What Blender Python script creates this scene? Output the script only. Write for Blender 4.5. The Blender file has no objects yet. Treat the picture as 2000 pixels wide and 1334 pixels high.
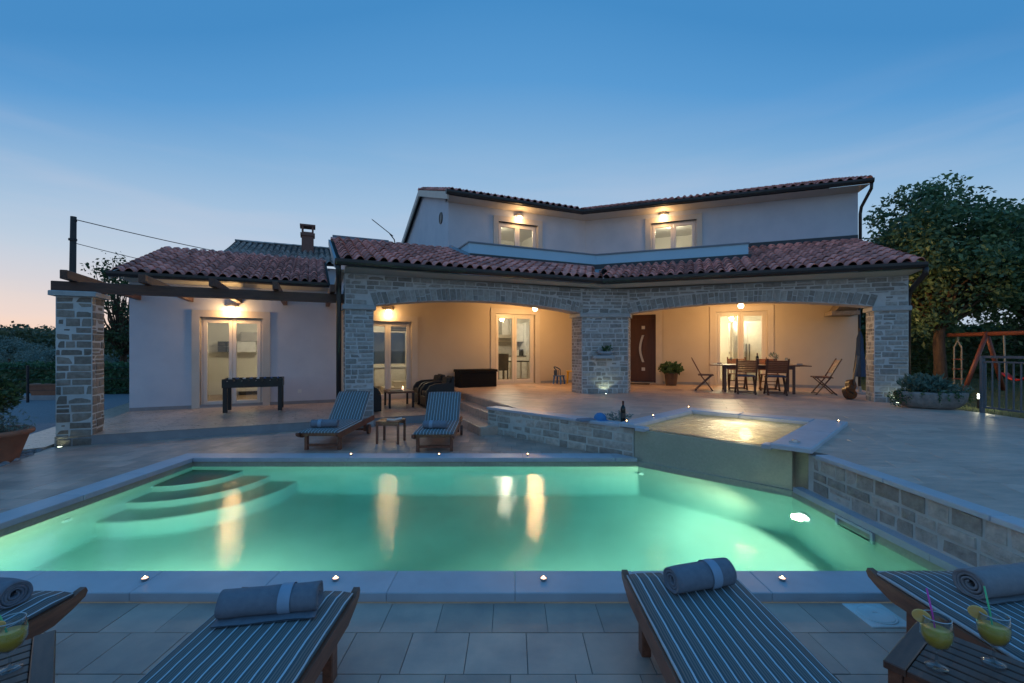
import bpy, math, random
from mathutils import Vector, Matrix, noise as mnoise
R = math.radians
scene = bpy.context.scene
col = scene.collection
rnd = random.Random(7)

# ------------------------------------------------------------------ camera, sky, exposure
cam_d = bpy.data.cameras.new("camera"); cam = bpy.data.objects.new("camera", cam_d); col.objects.link(cam)
cam.location = (0, 0, 1.66); cam.rotation_euler = (R(90), 0, 0)
cam_d.sensor_width = 36; cam_d.lens = 15.75; cam_d.shift_y = 0.0075; cam_d.clip_end = 3000; cam_d.clip_start = .05
scene.camera = cam

world = bpy.data.worlds.new("World"); scene.world = world; world.use_nodes = True
def ramp(nt, stops, fac=None, interp='LINEAR'):
    n = nt.nodes.new("ShaderNodeValToRGB"); cr = n.color_ramp; cr.interpolation = interp
    while len(cr.elements) < len(stops): cr.elements.new(.5)
    for e, (p, c) in zip(cr.elements, stops):
        e.position = p; e.color = (c[0], c[1], c[2], 1) if hasattr(c, '__len__') else (c, c, c, 1)
    if fac is not None: nt.links.new(fac, n.inputs[0])
    return n
def mth(nt, op, a, b=None, c=None, clamp=False):
    n = nt.nodes.new("ShaderNodeMath"); n.operation = op; n.use_clamp = clamp
    for i, v in enumerate((a, b, c)):
        if v is None: continue
        if isinstance(v, (int, float)): n.inputs[i].default_value = v
        else: nt.links.new(v, n.inputs[i])
    return n.outputs[0]
def mixc(nt, fac, a, b, mode='MIX'):
    n = nt.nodes.new("ShaderNodeMix"); n.data_type = 'RGBA'; n.blend_type = mode
    for i, v in ((0, fac), (6, a), (7, b)):
        if isinstance(v, (int, float)): n.inputs[i].default_value = v
        elif isinstance(v, tuple): n.inputs[i].default_value = (*v[:3], 1)
        else: nt.links.new(v, n.inputs[i])
    return n.outputs[2]
# dusk: clear blue sky after sunset, the last warm light low on the horizon where the sun went down
nt = world.node_tree; nt.nodes.clear()
tc = nt.nodes.new("ShaderNodeTexCoord"); sp = nt.nodes.new("ShaderNodeSeparateXYZ"); nt.links.new(tc.outputs["Generated"], sp.inputs[0])
cmb = nt.nodes.new("ShaderNodeCombineXYZ"); nt.links.new(sp.outputs[0], cmb.inputs[0]); nt.links.new(sp.outputs[1], cmb.inputs[1])
nrm = nt.nodes.new("ShaderNodeVectorMath"); nrm.operation = 'NORMALIZE'; nt.links.new(cmb.outputs[0], nrm.inputs[0])
sy = nt.nodes.new("ShaderNodeSeparateXYZ"); nt.links.new(nrm.outputs[0], sy.inputs[0])
away = mth(nt, 'MINIMUM', mth(nt, 'SUBTRACT', 1, sy.outputs[1]), .385)      # the twilight arch is lowest away from the sunset side
ze = mth(nt, 'MULTIPLY', sp.outputs[2], mth(nt, 'MULTIPLY_ADD', away, 1.3, 1))
base = ramp(nt, [(0, (.52, .60, .70)), (.1, (.49, .60, .75)), (.2, (.44, .58, .76)), (.30, (.35, .53, .74)), (.404, (.223, .434, .694)), (.516, (.10, .323, .644)), (.62, (.06, .258, .565)), (1, (.06, .25, .55))], ze)
dt = nt.nodes.new("ShaderNodeVectorMath"); dt.operation = 'DOT_PRODUCT'; nt.links.new(tc.outputs["Generated"], dt.inputs[0]); dt.inputs[1].default_value = (-.84, .54, 0)
az = ramp(nt, [(.35, 0), (.75, .45), (1, 1)], dt.outputs["Value"], 'EASE')
lo = ramp(nt, [(0, 1), (.07, .80), (.2, .34), (.38, .04), (.6, 0)], sp.outputs[2])
glow = mth(nt, 'MULTIPLY', az.outputs[0], lo.outputs[0])
warm = ramp(nt, [(0, (1.0, .62, .42)), (.05, (.98, .72, .58)), (.16, (.66, .69, .72)), (.4, (.35, .52, .74))], sp.outputs[2])
skyc = mixc(nt, glow, base.outputs[0], warm.outputs[0])
nz = nt.nodes.new("ShaderNodeTexNoise"); mp = nt.nodes.new("ShaderNodeMapping"); mp.inputs["Scale"].default_value = (1.2, 1.2, 9); mp.inputs["Rotation"].default_value = (.1, .12, 0)
nt.links.new(tc.outputs["Generated"], mp.inputs[0]); nt.links.new(mp.outputs[0], nz.inputs[0]); nz.inputs["Scale"].default_value = 2.2; nz.inputs["Detail"].default_value = 5
cl = ramp(nt, [(.47, 0), (.78, .42)], nz.outputs[0])
clo = mth(nt, 'MULTIPLY', cl.outputs[0], ramp(nt, [(.0, .6), (.12, 1), (.45, 0)], sp.outputs[2]).outputs[0])
skyc = mixc(nt, clo, skyc, (.62, .62, .72))
bg = nt.nodes.new("ShaderNodeBackground"); bg.inputs[1].default_value = 1.0; nt.links.new(skyc, bg.inputs[0])
wo = nt.nodes.new("ShaderNodeOutputWorld"); nt.links.new(bg.outputs[0], wo.inputs[0])

vs = scene.view_settings; vs.view_transform = 'Standard'; vs.look = 'None'; vs.exposure = 0; vs.gamma = 1; vs.use_curve_mapping = False
cy = scene.cycles
cy.use_denoising = True; cy.max_bounces = 10; cy.diffuse_bounces = 4; cy.glossy_bounces = 4; cy.transmission_bounces = 8; cy.transparent_max_bounces = 16; cy.volume_bounces = 0
cy.caustics_reflective = False; cy.caustics_refractive = False; cy.sample_clamp_indirect = 4; cy.use_light_tree = True; cy.use_adaptive_sampling = False

# ------------------------------------------------------------------ materials
M = {}
def new_mat(name):
    m = bpy.data.materials.new(name); m.use_nodes = True; n = m.node_tree; n.nodes.clear()
    out = n.nodes.new("ShaderNodeOutputMaterial"); M[name] = m
    return m, n, out
def bsdf(n, out, **k):
    b = n.nodes.new("ShaderNodeBsdfPrincipled"); n.links.new(b.outputs[0], out.inputs[0])
    for kk, v in k.items():
        b.inputs[kk].default_value = v
    return b
def pos(n, scale=(1, 1, 1), kind='pos'):
    if kind == 'pos': o = n.nodes.new("ShaderNodeNewGeometry").outputs["Position"]
    else: o = n.nodes.new("ShaderNodeTexCoord").outputs["Object"]
    mp = n.nodes.new("ShaderNodeMapping"); mp.inputs["Scale"].default_value = scale; n.links.new(o, mp.inputs[0])
    return mp.outputs[0]
def noise(n, vec, s, d=4, rough=.55):
    t = n.nodes.new("ShaderNodeTexNoise"); n.links.new(vec, t.inputs[0]); t.inputs["Scale"].default_value = s; t.inputs["Detail"].default_value = d; t.inputs["Roughness"].default_value = rough
    return t.outputs[0]
def rnd_island(n):
    g = n.nodes.new("ShaderNodeNewGeometry"); o = n.nodes.new("ShaderNodeObjectInfo")
    return mth(n, 'FRACT', mth(n, 'ADD', mth(n, 'MULTIPLY', g.outputs["Random Per Island"], 7.31), o.outputs["Random"]))
def bump(n, h, b, strength=.3, dist=.01):
    bp = n.nodes.new("ShaderNodeBump"); bp.inputs["Strength"].default_value = strength; bp.inputs["Distance"].default_value = dist
    n.links.new(h, bp.inputs["Height"]); n.links.new(bp.outputs[0], b.inputs["Normal"])
def mat(name, c, c2=None, rough=.6, ns=6, bs=60, bst=.25, bd=.004, rand=0., metallic=0, spec=.5, scale=(1, 1, 1), kind='pos', detail=4, contrast=(.3, .7), rr=0.):
    m, n, out = new_mat(name); b = bsdf(n, out, Roughness=rough, Metallic=metallic); b.inputs["Specular IOR Level"].default_value = spec
    p = pos(n, scale, kind)
    c2 = c2 or tuple(x * .8 for x in c)
    f = noise(n, p, ns, detail); r = ramp(n, [(contrast[0], c), (contrast[1], c2)], f)
    cc = r.outputs[0]
    if rand:
        k = mth(n, 'MULTIPLY_ADD', rnd_island(n), 2 * rand, 1 - rand)
        cmb = n.nodes.new("ShaderNodeCombineColor")
        for i in range(3): n.links.new(k, cmb.inputs[i])
        cc = mixc(n, 1., cc, cmb.outputs[0], 'MULTIPLY')
    n.links.new(cc, b.inputs["Base Color"])
    if rr:
        n.links.new(mth(n, 'MULTIPLY_ADD', noise(n, p, ns * 2.3, 3), rr, rough - rr * .5), b.inputs["Roughness"])
    if bst: bump(n, noise(n, p, bs, 3), b, bst, bd)
    return m
def emit(name, c, s):
    m, n, out = new_mat(name); e = n.nodes.new("ShaderNodeEmission"); e.inputs[0].default_value = (*c, 1); e.inputs[1].default_value = s
    n.links.new(e.outputs[0], out.inputs[0]); return m

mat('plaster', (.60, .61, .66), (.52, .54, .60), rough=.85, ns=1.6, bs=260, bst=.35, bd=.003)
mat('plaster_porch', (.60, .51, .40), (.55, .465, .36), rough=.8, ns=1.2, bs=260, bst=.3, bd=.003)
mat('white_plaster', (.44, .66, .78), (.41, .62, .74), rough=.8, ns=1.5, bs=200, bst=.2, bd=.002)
mat('cornice_paint', (.56, .55, .47), (.50, .49, .42), rough=.7, ns=2, bst=.1)
mat('trim_stone', (.62, .55, .47), (.56, .49, .42), rough=.6, ns=3, bs=120, bst=.15, bd=.002)
mat('mortar', (.60, .60, .58), (.51, .51, .50), rough=.95, ns=9, bs=150, bst=.5, bd=.006)
mat('mortar_pool_lit', (.62, .61, .54), (.52, .51, .45), rough=.95, ns=9, bs=150, bst=.5, bd=.006)  # mortar of the poolside walls, with the pool light put into its colour
mat('stone', (.40, .385, .36), (.27, .255, .23), rough=.85, ns=16, bs=55, bst=.6, bd=.012, rand=.28, detail=6)
mat('stone_warm', (.52, .46, .385), (.32, .28, .23), rough=.85, ns=14, bs=50, bst=.7, bd=.014, rand=.32, detail=6)  # colour raised to hold the pool light on the low walls; fireplace shares it
mat('stone_pergola', (.30, .255, .215), (.20, .165, .135), rough=.85, ns=16, bs=55, bst=.6, bd=.012, rand=.28, detail=6)
mat('capital_stone', (.44, .45, .45), (.36, .37, .36), rough=.7, ns=8, bs=80, bst=.25, bd=.004)
mat('coping', (.52, .53, .57), (.45, .46, .50), rough=.42, ns=5, bs=140, bst=.15, bd=.002, rand=.05, rr=.2)
mat('deck_tile', (.64, .41, .315), (.40, .285, .24), rough=.40, ns=3.2, bs=90, bst=.18, bd=.002, rand=.17, rr=.22, detail=7)
mat('terrace_tile', (.68, .48, .385), (.46, .35, .29), rough=.42, ns=4.5, bs=70, bst=.16, bd=.003, rand=.12, rr=.22, scale=(1, 3.2, 1), detail=7)
mat('porch_tile', (.58, .42, .32), (.44, .32, .25), rough=.30, ns=4, bs=70, bst=.14, bd=.002, rand=.10, rr=.2, scale=(1, 2.5, 1), detail=6)
mat('grout', (.27, .24, .22), (.21, .19, .18), rough=.9, bst=.2)
mat('riser', (.30, .30, .31), (.24, .24, .25), rough=.5, ns=5, bs=80, bst=.15)
mat('roof_tile', (.90, .36, .28), (.56, .20, .165), rough=.45, ns=7, bs=90, bst=.3, bd=.004, rand=.42, detail=6)
mat('roof_tile_old', (.50, .42, .38), (.34, .29, .26), rough=.8, ns=5, bs=90, bst=.3, bd=.004, rand=.35)
mat('roof_base', (.05, .035, .032), rough=.9)
mat('gutter', (.030, .022, .020), (.022, .016, .015), rough=.42, bst=0, ns=3)
mat('zinc', (.20, .24, .28), (.15, .18, .21), rough=.45, ns=3, bst=.05)
mat('flashing', (.035, .045, .055), rough=.45, bst=0)
mat('pvc', (.72, .66, .60), (.68, .62, .56), rough=.35, bst=0, ns=2)
mat('door_brown', (.075, .026, .015), (.05, .017, .010), rough=.38, ns=3, scale=(6, 6, .6), bs=40, bst=.08)
mat('steel', (.62, .60, .57), rough=.3, metallic=.9, bst=0)
mat('black_metal', (.012, .014, .018), rough=.45, bst=0)
mat('fence_metal', (.12, .14, .16), rough=.5, bst=0)
mat('teak', (.27, .10, .055), (.15, .055, .032), rough=.42, ns=5, scale=(8, 1.2, 8), bs=50, bst=.2, bd=.002, rand=.15, kind='obj')
mat('teak_dark', (.15, .065, .042), (.085, .036, .025), rough=.36, ns=5, scale=(8, 1.2, 8), bs=50, bst=.2, bd=.002, rand=.15, kind='obj')
mat('beam_wood', (.13, .055, .035), (.065, .03, .02), rough=.6, ns=4, scale=(1, 7, 7), bs=40, bst=.35, bd=.004, rand=.1, kind='obj')
mat('pole_wood', (.075, .055, .045), (.045, .033, .028), rough=.8, ns=4, scale=(8, 8, .8), bs=40, bst=.3)
mat('swing_wood', (.30, .085, .045), (.19, .055, .03), rough=.5, ns=4, scale=(6, 6, 1), bst=.15)
mat('rope', (.45, .38, .28), rough=.9, bs=300, bst=.5)
mat('red_plastic', (.62, .03, .025), rough=.35, bst=0)
mat('blue_plastic', (.02, .13, .40), rough=.35, bst=0)
mat('yellow_plastic', (.75, .42, .03), rough=.35, bst=0)
mat('rattan', (.014, .013, .013), (.006, .006, .006), rough=.5, ns=60, bs=110, bst=.8, bd=.006)
mat('cushion_dark', (.045, .04, .032), (.03, .027, .022), rough=.85, bs=200, bst=.2)
mat('box_plastic', (.009, .008, .008), (.006, .006, .006), spec=.2, rough=.7, ns=3, bs=60, bst=.2, scale=(1, 1, 8))
mat('foosball_black', (.008, .009, .011), rough=.4, bst=0)
mat('terracotta', (.36, .15, .085), (.27, .11, .065), rough=.75, ns=6, bs=70, bst=.2)
mat('pot_brown', (.12, .075, .055), (.09, .055, .04), rough=.6)
mat('trough_stone', (.34, .30, .27), (.20, .18, .17), rough=.95, ns=12, bs=45, bst=.9, bd=.02, detail=7)
mat('grey_ceramic', (.33, .36, .40), (.26, .29, .32), rough=.55, ns=9)
mat('towel_blue', (.21, .235, .28), (.17, .19, .235), rough=.95, ns=30, bs=420, bst=.9, bd=.004)
mat('towel_grey', (.30, .285, .30), (.25, .24, .255), rough=.95, ns=30, bs=420, bst=.9, bd=.004)
mat('towel_band', (.30, .40, .52), rough=.8, bs=300, bst=.3)
mat('candle_cup', (.45, .40, .40), rough=.35, metallic=.6, bst=0)
mat('wax', (.85, .72, .60), rough=.5, bst=0)
mat('rim_glass', (.55, .62, .66), rough=.1, bst=0)
mat('juice', (.95, .60, .08), (.92, .54, .06), rough=.25, bst=0)
mat('fruit', (.78, .45, .10), (.70, .50, .22), rough=.5, ns=40, bst=.1)
mat('straw_pink', (.75, .05, .42), rough=.35, bst=0)
mat('straw_green', (.10, .62, .25), rough=.35, bst=0)
mat('bottle_glass', (.006, .010, .008), rough=.12, bst=0)
mat('foil_red', (.10, .012, .015), rough=.35, bst=0)
mat('paper', (.62, .60, .55), rough=.7, bst=0)
mat('cap_blue', (.05, .22, .48), rough=.8, bs=200, bst=.2)
mat('fabric_blue', (.04, .08, .16), (.03, .06, .12), rough=.9, bs=120, bst=.3)
mat('guitar_wood', (.24, .075, .022), (.10, .03, .012), rough=.25, ns=4, scale=(1, 1, 6), bst=.05)
mat('guitar_dark', (.07, .035, .022), rough=.3, bst=0)
mat('white_lacquer', (.80, .79, .76), rough=.3, bst=0)
mat('grey_lacquer', (.42, .40, .38), rough=.4, bst=0)
mat('room_wall', (.80, .78, .72), (.78, .76, .70), rough=.8, bst=0)
mat('room_floor', (.33, .22, .13), (.27, .17, .10), rough=.35, ns=3, scale=(1, 8, 1), bst=.05)
mat('dark_lacquer', (.05, .045, .042), rough=.35, bst=0)
mat('worktop', (.16, .15, .14), (.11, .105, .10), rough=.3, ns=20, bst=0)
mat('mat_fibre', (.09, .055, .03), rough=.95, bs=200, bst=.6)
mat('gravel_ground', (.34, .34, .36), (.20, .20, .22), rough=.95, ns=45, bs=60, bst=1., bd=.03, detail=8)
mat('lawn', (.10, .13, .04), (.055, .075, .022), rough=.95, ns=3, bs=90, bst=.9, bd=.05, detail=8)
mat('soil', (.05, .038, .028), rough=.95, bs=50, bst=.5)
mat('pebble', (.26, .27, .28), (.19, .19, .20), rough=.7, ns=6, rand=.35)
mat('bark', (.145, .085, .05), (.075, .045, .028), rough=.9, ns=5, scale=(6, 6, 1.2), bs=30, bst=.8, bd=.02)
mat('chimney_brick', (.27, .12, .09), (.19, .085, .065), rough=.85, ns=20, bst=.3)
mat('white_plastic', (.80, .82, .80), rough=.4, bst=0)
mat('concrete', (.34, .34, .35), (.27, .27, .28), rough=.9, ns=5, bst=.3)

def leafmat(name, c, c2, rand=.35):
    m, n, out = new_mat(name)
    f = rnd_island(n); r = ramp(n, [(0, c), (.75, c2), (1, tuple(min(1, x * 1.25) for x in c2))], f)
    big = noise(n, pos(n), .9, 2)
    cc = mixc(n, ramp(n, [(.35, 0), (.7, .55)], big).outputs[0], r.outputs[0], tuple(x * .55 for x in c))
    d = n.nodes.new("ShaderNodeBsdfPrincipled"); d.inputs["Roughness"].default_value = .5; n.links.new(cc, d.inputs["Base Color"])
    t = n.nodes.new("ShaderNodeBsdfTranslucent"); n.links.new(cc, t.inputs[0])
    mx = n.nodes.new("ShaderNodeMixShader"); mx.inputs[0].default_value = .3; n.links.new(d.outputs[0], mx.inputs[1]); n.links.new(t.outputs[0], mx.inputs[2]); n.links.new(mx.outputs[0], out.inputs[0])
leafmat('leaf_walnut', (.09, .17, .085), (.19, .28, .12))
leafmat('leaf_dark', (.05, .085, .035), (.10, .145, .05))
leafmat('leaf_hedge', (.05, .125, .06), (.10, .20, .085))
leafmat('leaf_olive', (.15, .21, .18), (.25, .32, .28))
leafmat('leaf_wood', (.085, .11, .06), (.15, .165, .085))
leafmat('leaf_plant', (.04, .09, .035), (.09, .18, .06))
leafmat('leaf_succulent', (.07, .14, .11), (.15, .24, .19))
leafmat('leaf_dry', (.13, .085, .045), (.20, .14, .075))
leafmat('grass_blade', (.08, .11, .035), (.17, .17, .06))

def stripes():
    m, n, out = new_mat('striped_cloth'); b = bsdf(n, out, Roughness=.9)
    tcn = n.nodes.new("ShaderNodeTexCoord"); s = n.nodes.new("ShaderNodeSeparateXYZ"); n.links.new(tcn.outputs["Object"], s.inputs[0])
    wob = mth(n, 'MULTIPLY_ADD', noise(n, pos(n, (1, 1, 1), 'obj'), 5, 2), .010, -.005)
    x = mth(n, 'FRACT', mth(n, 'DIVIDE', mth(n, 'ADD', s.outputs[0], wob), .052))
    r = ramp(n, [(0, (.08, .105, .12)), (.22, (.20, .19, .175)), (.34, (.08, .105, .12)), (.44, (.19, .18, .165)), (.56, (.08, .105, .12)), (.66, (.20, .19, .175)), (.76, (.08, .105, .12)), (.85, (.50, .60, .66))], x, 'CONSTANT')
    n.links.new(r.outputs[0], b.inputs["Base Color"])
    bump(n, noise(n, pos(n, (1, 1, 1), 'obj'), 260, 2), b, .35, .002)
stripes()

def glass(name, tint=(.9, .95, .95), rough=0.):
    m, n, out = new_mat(name)
    t = n.nodes.new("ShaderNodeBsdfTransparent"); t.inputs[0].default_value = (*tint, 1)
    g = n.nodes.new("ShaderNodeBsdfGlossy"); g.inputs["Roughness"].default_value = rough
    fr = n.nodes.new("ShaderNodeLayerWeight"); fr.inputs[0].default_value = .5
    fc = mth(n, 'MULTIPLY_ADD', mth(n, 'POWER', fr.outputs[1], 3), .75, .07 if 'drink' in name else .04)
    mx = n.nodes.new("ShaderNodeMixShader"); n.links.new(fc, mx.inputs[0]); n.links.new(t.outputs[0], mx.inputs[1]); n.links.new(g.outputs[0], mx.inputs[2]); n.links.new(mx.outputs[0], out.inputs[0])
glass('pane_glass', (.92, .94, .92)); glass('drink_glass', (.86, .9, .92))
def mosaic():
    for nm, c1, c2 in (('mosaic', (.60, .56, .41), (.46, .43, .32)), ('pool_liner', (.68, .72, .62), (.58, .63, .53))):  # mosaic's yellow-green tone includes pool light put into the base colour
        m, n, out = new_mat(nm); b = bsdf(n, out, Roughness=.35)
        p = pos(n); v = n.nodes.new("ShaderNodeTexVoronoi"); v.inputs["Scale"].default_value = 45; n.links.new(p, v.inputs[0])
        r = ramp(n, [(0, c1), (1, c2)], v.outputs["Color"]); n.links.new(mixc(n, noise(n, p, 2.5, 4), r.outputs[0], tuple(x * .8 for x in c2)), b.inputs["Base Color"])
        bump(n, v.outputs["Distance"], b, .2, .004)
mosaic()
def water():
    m, n, out = new_mat('pool_water')
    g = n.nodes.new("ShaderNodeBsdfGlass"); g.inputs["IOR"].default_value = 1.33; g.inputs["Roughness"].default_value = .015
    p = pos(n, (1, 1.6, 1)); h1 = noise(n, p, 9, 2, .5); h2 = noise(n, p, 38, 3, .6)
    h = mth(n, 'MULTIPLY_ADD', h2, .26, mth(n, 'MULTIPLY', h1, .34))
    bp = n.nodes.new("ShaderNodeBump"); bp.inputs["Strength"].default_value = .11; bp.inputs["Distance"].default_value = .05
    n.links.new(h, bp.inputs["Height"]); n.links.new(bp.outputs[0], g.inputs["Normal"]); n.links.new(g.outputs[0], out.inputs[0])
    va = n.nodes.new("ShaderNodeVolumeAbsorption"); va.inputs[0].default_value = (.04, .74, .97, 1); va.inputs[1].default_value = .55
    n.links.new(va.outputs[0], out.inputs[1])
    m, n, out = new_mat('tub_water')
    tr = n.nodes.new("ShaderNodeBsdfTranslucent"); tr.inputs[0].default_value = (.80, .77, .68, 1)
    df = n.nodes.new("ShaderNodeBsdfDiffuse"); df.inputs[0].default_value = (.55, .53, .44, 1)
    gl = n.nodes.new("ShaderNodeBsdfGlossy"); gl.inputs["Roughness"].default_value = .18
    tp = n.nodes.new("ShaderNodeBsdfTransparent"); tp.inputs[0].default_value = (.8, .8, .6, 1)
    p = pos(n, (1, 1, 1)); h = noise(n, p, 9, 5, .6)
    a = n.nodes.new("ShaderNodeMixShader"); a.inputs[0].default_value = .4; n.links.new(tr.outputs[0], a.inputs[1]); n.links.new(df.outputs[0], a.inputs[2])
    b2 = n.nodes.new("ShaderNodeMixShader"); n.links.new(ramp(n, [(.3, .04), (.72, .38)], h).outputs[0], b2.inputs[0]); n.links.new(a.outputs[0], b2.inputs[1]); n.links.new(tp.outputs[0], b2.inputs[2])
    c = n.nodes.new("ShaderNodeMixShader"); fr = n.nodes.new("ShaderNodeFresnel"); fr.inputs[0].default_value = 1.33
    n.links.new(fr.outputs[0], c.inputs[0]); n.links.new(b2.outputs[0], c.inputs[1]); n.links.new(gl.outputs[0], c.inputs[2]); n.links.new(c.outputs[0], out.inputs[0])
    bp = n.nodes.new("ShaderNodeBump"); bp.inputs["Strength"].default_value = .5; bp.inputs["Distance"].default_value = .04; n.links.new(h, bp.inputs["Height"])
    for s in (tr, df, gl, fr): n.links.new(bp.outputs[0], s.inputs["Normal"])
water()
WARM = (1., .57, .22)
emit('lamp_glow', (1., .80, .48), 14); emit('flame', (1., .60, .25), 26); emit('wax_glow', (1., .55, .35), 3.5); emit('pool_lens', (1., .93, .72), 9); emit('uplight_lens', (.85, 1., .72), 9); emit('room_lamp', (1., .88, .68), 8); emit('garden_lens', (.95, 1., .85), 9)

# ------------------------------------------------------------------ mesh builder
class MB:
    def __init__(s): s.v = []; s.f = []
    def add(s, vs, fs, T=None):
        o = len(s.v)
        s.v += [tuple(T @ Vector(p)) if T else tuple(p) for p in vs]; s.f += [tuple(i + o for i in f) for f in fs]; return s
    def box(s, x0, x1, y0, y1, z0, z1, T=None):
        return s.add([(x0, y0, z0), (x1, y0, z0), (x1, y1, z0), (x0, y1, z0), (x0, y0, z1), (x1, y0, z1), (x1, y1, z1), (x0, y1, z1)],
                     [(0, 3, 2, 1), (4, 5, 6, 7), (0, 1, 5, 4), (1, 2, 6, 5), (2, 3, 7, 6), (3, 0, 4, 7)], T)
    def cbox(s, x0, x1, y0, y1, z0, z1, c=.01, T=None):   # box with chamfered upright and top edges
        n = 8; lo = [(x0 + c, y0), (x1 - c, y0), (x1, y0 + c), (x1, y1 - c), (x1 - c, y1), (x0 + c, y1), (x0, y1 - c), (x0, y0 + c)]
        vs = [(a, b, z0) for a, b in lo] + [(a, b, z1 - c) for a, b in lo]
        ti = [(x0 + c * 1.4, y0 + c), (x1 - c * 1.4, y0 + c), (x1 - c, y0 + c * 1.4), (x1 - c, y1 - c * 1.4), (x1 - c * 1.4, y1 - c), (x0 + c * 1.4, y1 - c), (x0 + c, y1 - c * 1.4), (x0 + c, y0 + c * 1.4)]
        vs += [(a, b, z1) for a, b in ti]
        fs = [tuple(range(7, -1, -1)), tuple(range(16, 24))]
        for k in (0, 8):
            for i in range(n): fs.append((k + i, k + (i + 1) % n, k + 8 + (i + 1) % n, k + 8 + i))
        return s.add(vs, fs, T)
    def tube(s, pts, rad, n=8, caps=True, T=None):
        pts = [Vector(p) for p in pts]; m = len(pts)
        rad = [rad] * m if isinstance(rad, (int, float)) else rad
        vs = []; fs = []
        up = None
        for i, p in enumerate(pts):
            d = (pts[min(i + 1, m - 1)] - pts[max(i - 1, 0)]).normalized()
            if up is None: up = Vector((0, 0, 1)) if abs(d.z) < .9 else Vector((1, 0, 0))
            a = d.cross(up).normalized(); b = a.cross(d).normalized(); up = b
            vs += [tuple(p + (a * math.cos(2 * math.pi * k / n) + b * math.sin(2 * math.pi * k / n)) * rad[i]) for k in range(n)]
        for i in range(m - 1):
            for k in range(n): fs.append((i * n + k, i * n + (k + 1) % n, (i + 1) * n + (k + 1) % n, (i + 1) * n + k))
        if caps: fs.append(tuple(range(n - 1, -1, -1))); fs.append(tuple(range((m - 1) * n, m * n)))
        return s.add(vs, fs, T)
    def lathe(s, prof, n=20, T=None, c=(0, 0, 0)):
        vs = []; fs = []
        for r, z in prof: vs += [(c[0] + r * math.cos(2 * math.pi * k / n), c[1] + r * math.sin(2 * math.pi * k / n), c[2] + z) for k in range(n)]
        for i in range(len(prof) - 1):
            for k in range(n): fs.append((i * n + k, i * n + (k + 1) % n, (i + 1) * n + (k + 1) % n, (i + 1) * n + k))
        if prof[0] != prof[-1]: fs.append(tuple(range(n - 1, -1, -1))); fs.append(tuple(range((len(prof) - 1) * n, len(prof) * n)))
        return s.add(vs, fs, T)
    def prism(s, poly, z0, z1, T=None):      # poly counter-clockwise; z0/z1 numbers or functions of (x, y)
        n = len(poly); g = lambda z, p: z(*p) if callable(z) else z
        vs = [(p[0], p[1], g(z0, p)) for p in poly] + [(p[0], p[1], g(z1, p)) for p in poly]
        return s.add(vs, [tuple(range(n - 1, -1, -1)), tuple(range(n, 2 * n))] + [(i, (i + 1) % n, n + (i + 1) % n, n + i) for i in range(n)], T)
    def bar(s, a, b, w, h, up=(0, 0, 1)):    # square bar from a to b
        a = Vector(a); b = Vector(b); d = (b - a); L = d.length; d.normalize(); u = Vector(up); x = d.cross(u).normalized(); u = x.cross(d)
        T = Matrix((x, d, u)).transposed().to_4x4(); T.translation = a
        return s.box(-w / 2, w / 2, 0, L, -h / 2, h / 2, T)
    def mesh(s, name, m, smooth=False):
        me = bpy.data.meshes.new(name); me.from_pydata(s.v, [], s.f); me.materials.append(M[m])
        if smooth: me.polygons.foreach_set('use_smooth', [True] * len(me.polygons))
        me.validate(); me.update(); return me
    def build(s, name, m, parent=None, smooth=False, loc=(0, 0, 0), rz=0):
        return link(name, s.mesh(name, m, smooth), parent, loc, rz)
def link(name, me, parent=None, loc=(0, 0, 0), rz=0, scale=None):
    o = bpy.data.objects.new(name, me); col.objects.link(o); o.location = loc; o.rotation_euler = (0, 0, rz)
    if scale: o.scale = scale
    if parent: o.parent = parent
    return o
def tag(o, label=None, cat=None, group=None, kind=None):
    if label: o['label'] = label
    if cat: o['category'] = cat
    if group: o['group'] = group
    if kind: o['kind'] = kind
    return o
def thing(name, label, cat, loc=(0, 0, 0), rz=0, group=None):
    o = link(name, None, None, loc, rz); return tag(o, label, cat, group)
kids = {}
def copy_tree(o, parent=None):
    c = o.copy(); col.objects.link(c); c.parent = parent
    for ch in list(o.children): copy_tree(ch, c)
    return c
def point(name, loc, watts, c=WARM, r=.05, spot=None, rot=None):
    l = bpy.data.lights.new(name, 'SPOT' if spot else 'POINT'); l.energy = watts; l.color = c; l.shadow_soft_size = r
    if spot: l.spot_size = R(spot); l.spot_blend = .35
    o = bpy.data.objects.new(name, l); col.objects.link(o); o.location = loc
    if rot is not None: o.rotation_euler = Vector(rot).to_track_quat('-Z', 'Y').to_euler()
    return o
T1, T2 = R(24), R(-21.5)
def H1(u, v, z=0): return Vector((u * math.cos(T1) - v * math.sin(T1), u * math.sin(T1) + v * math.cos(T1), z))
def H2(u, v, z=0): return Vector((u * math.cos(T2) - v * math.sin(T2), u * math.sin(T2) + v * math.cos(T2), z))
HF = {1: (H1, T1), 2: (H2, T2)}
TU, TL = .5, .17
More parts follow.
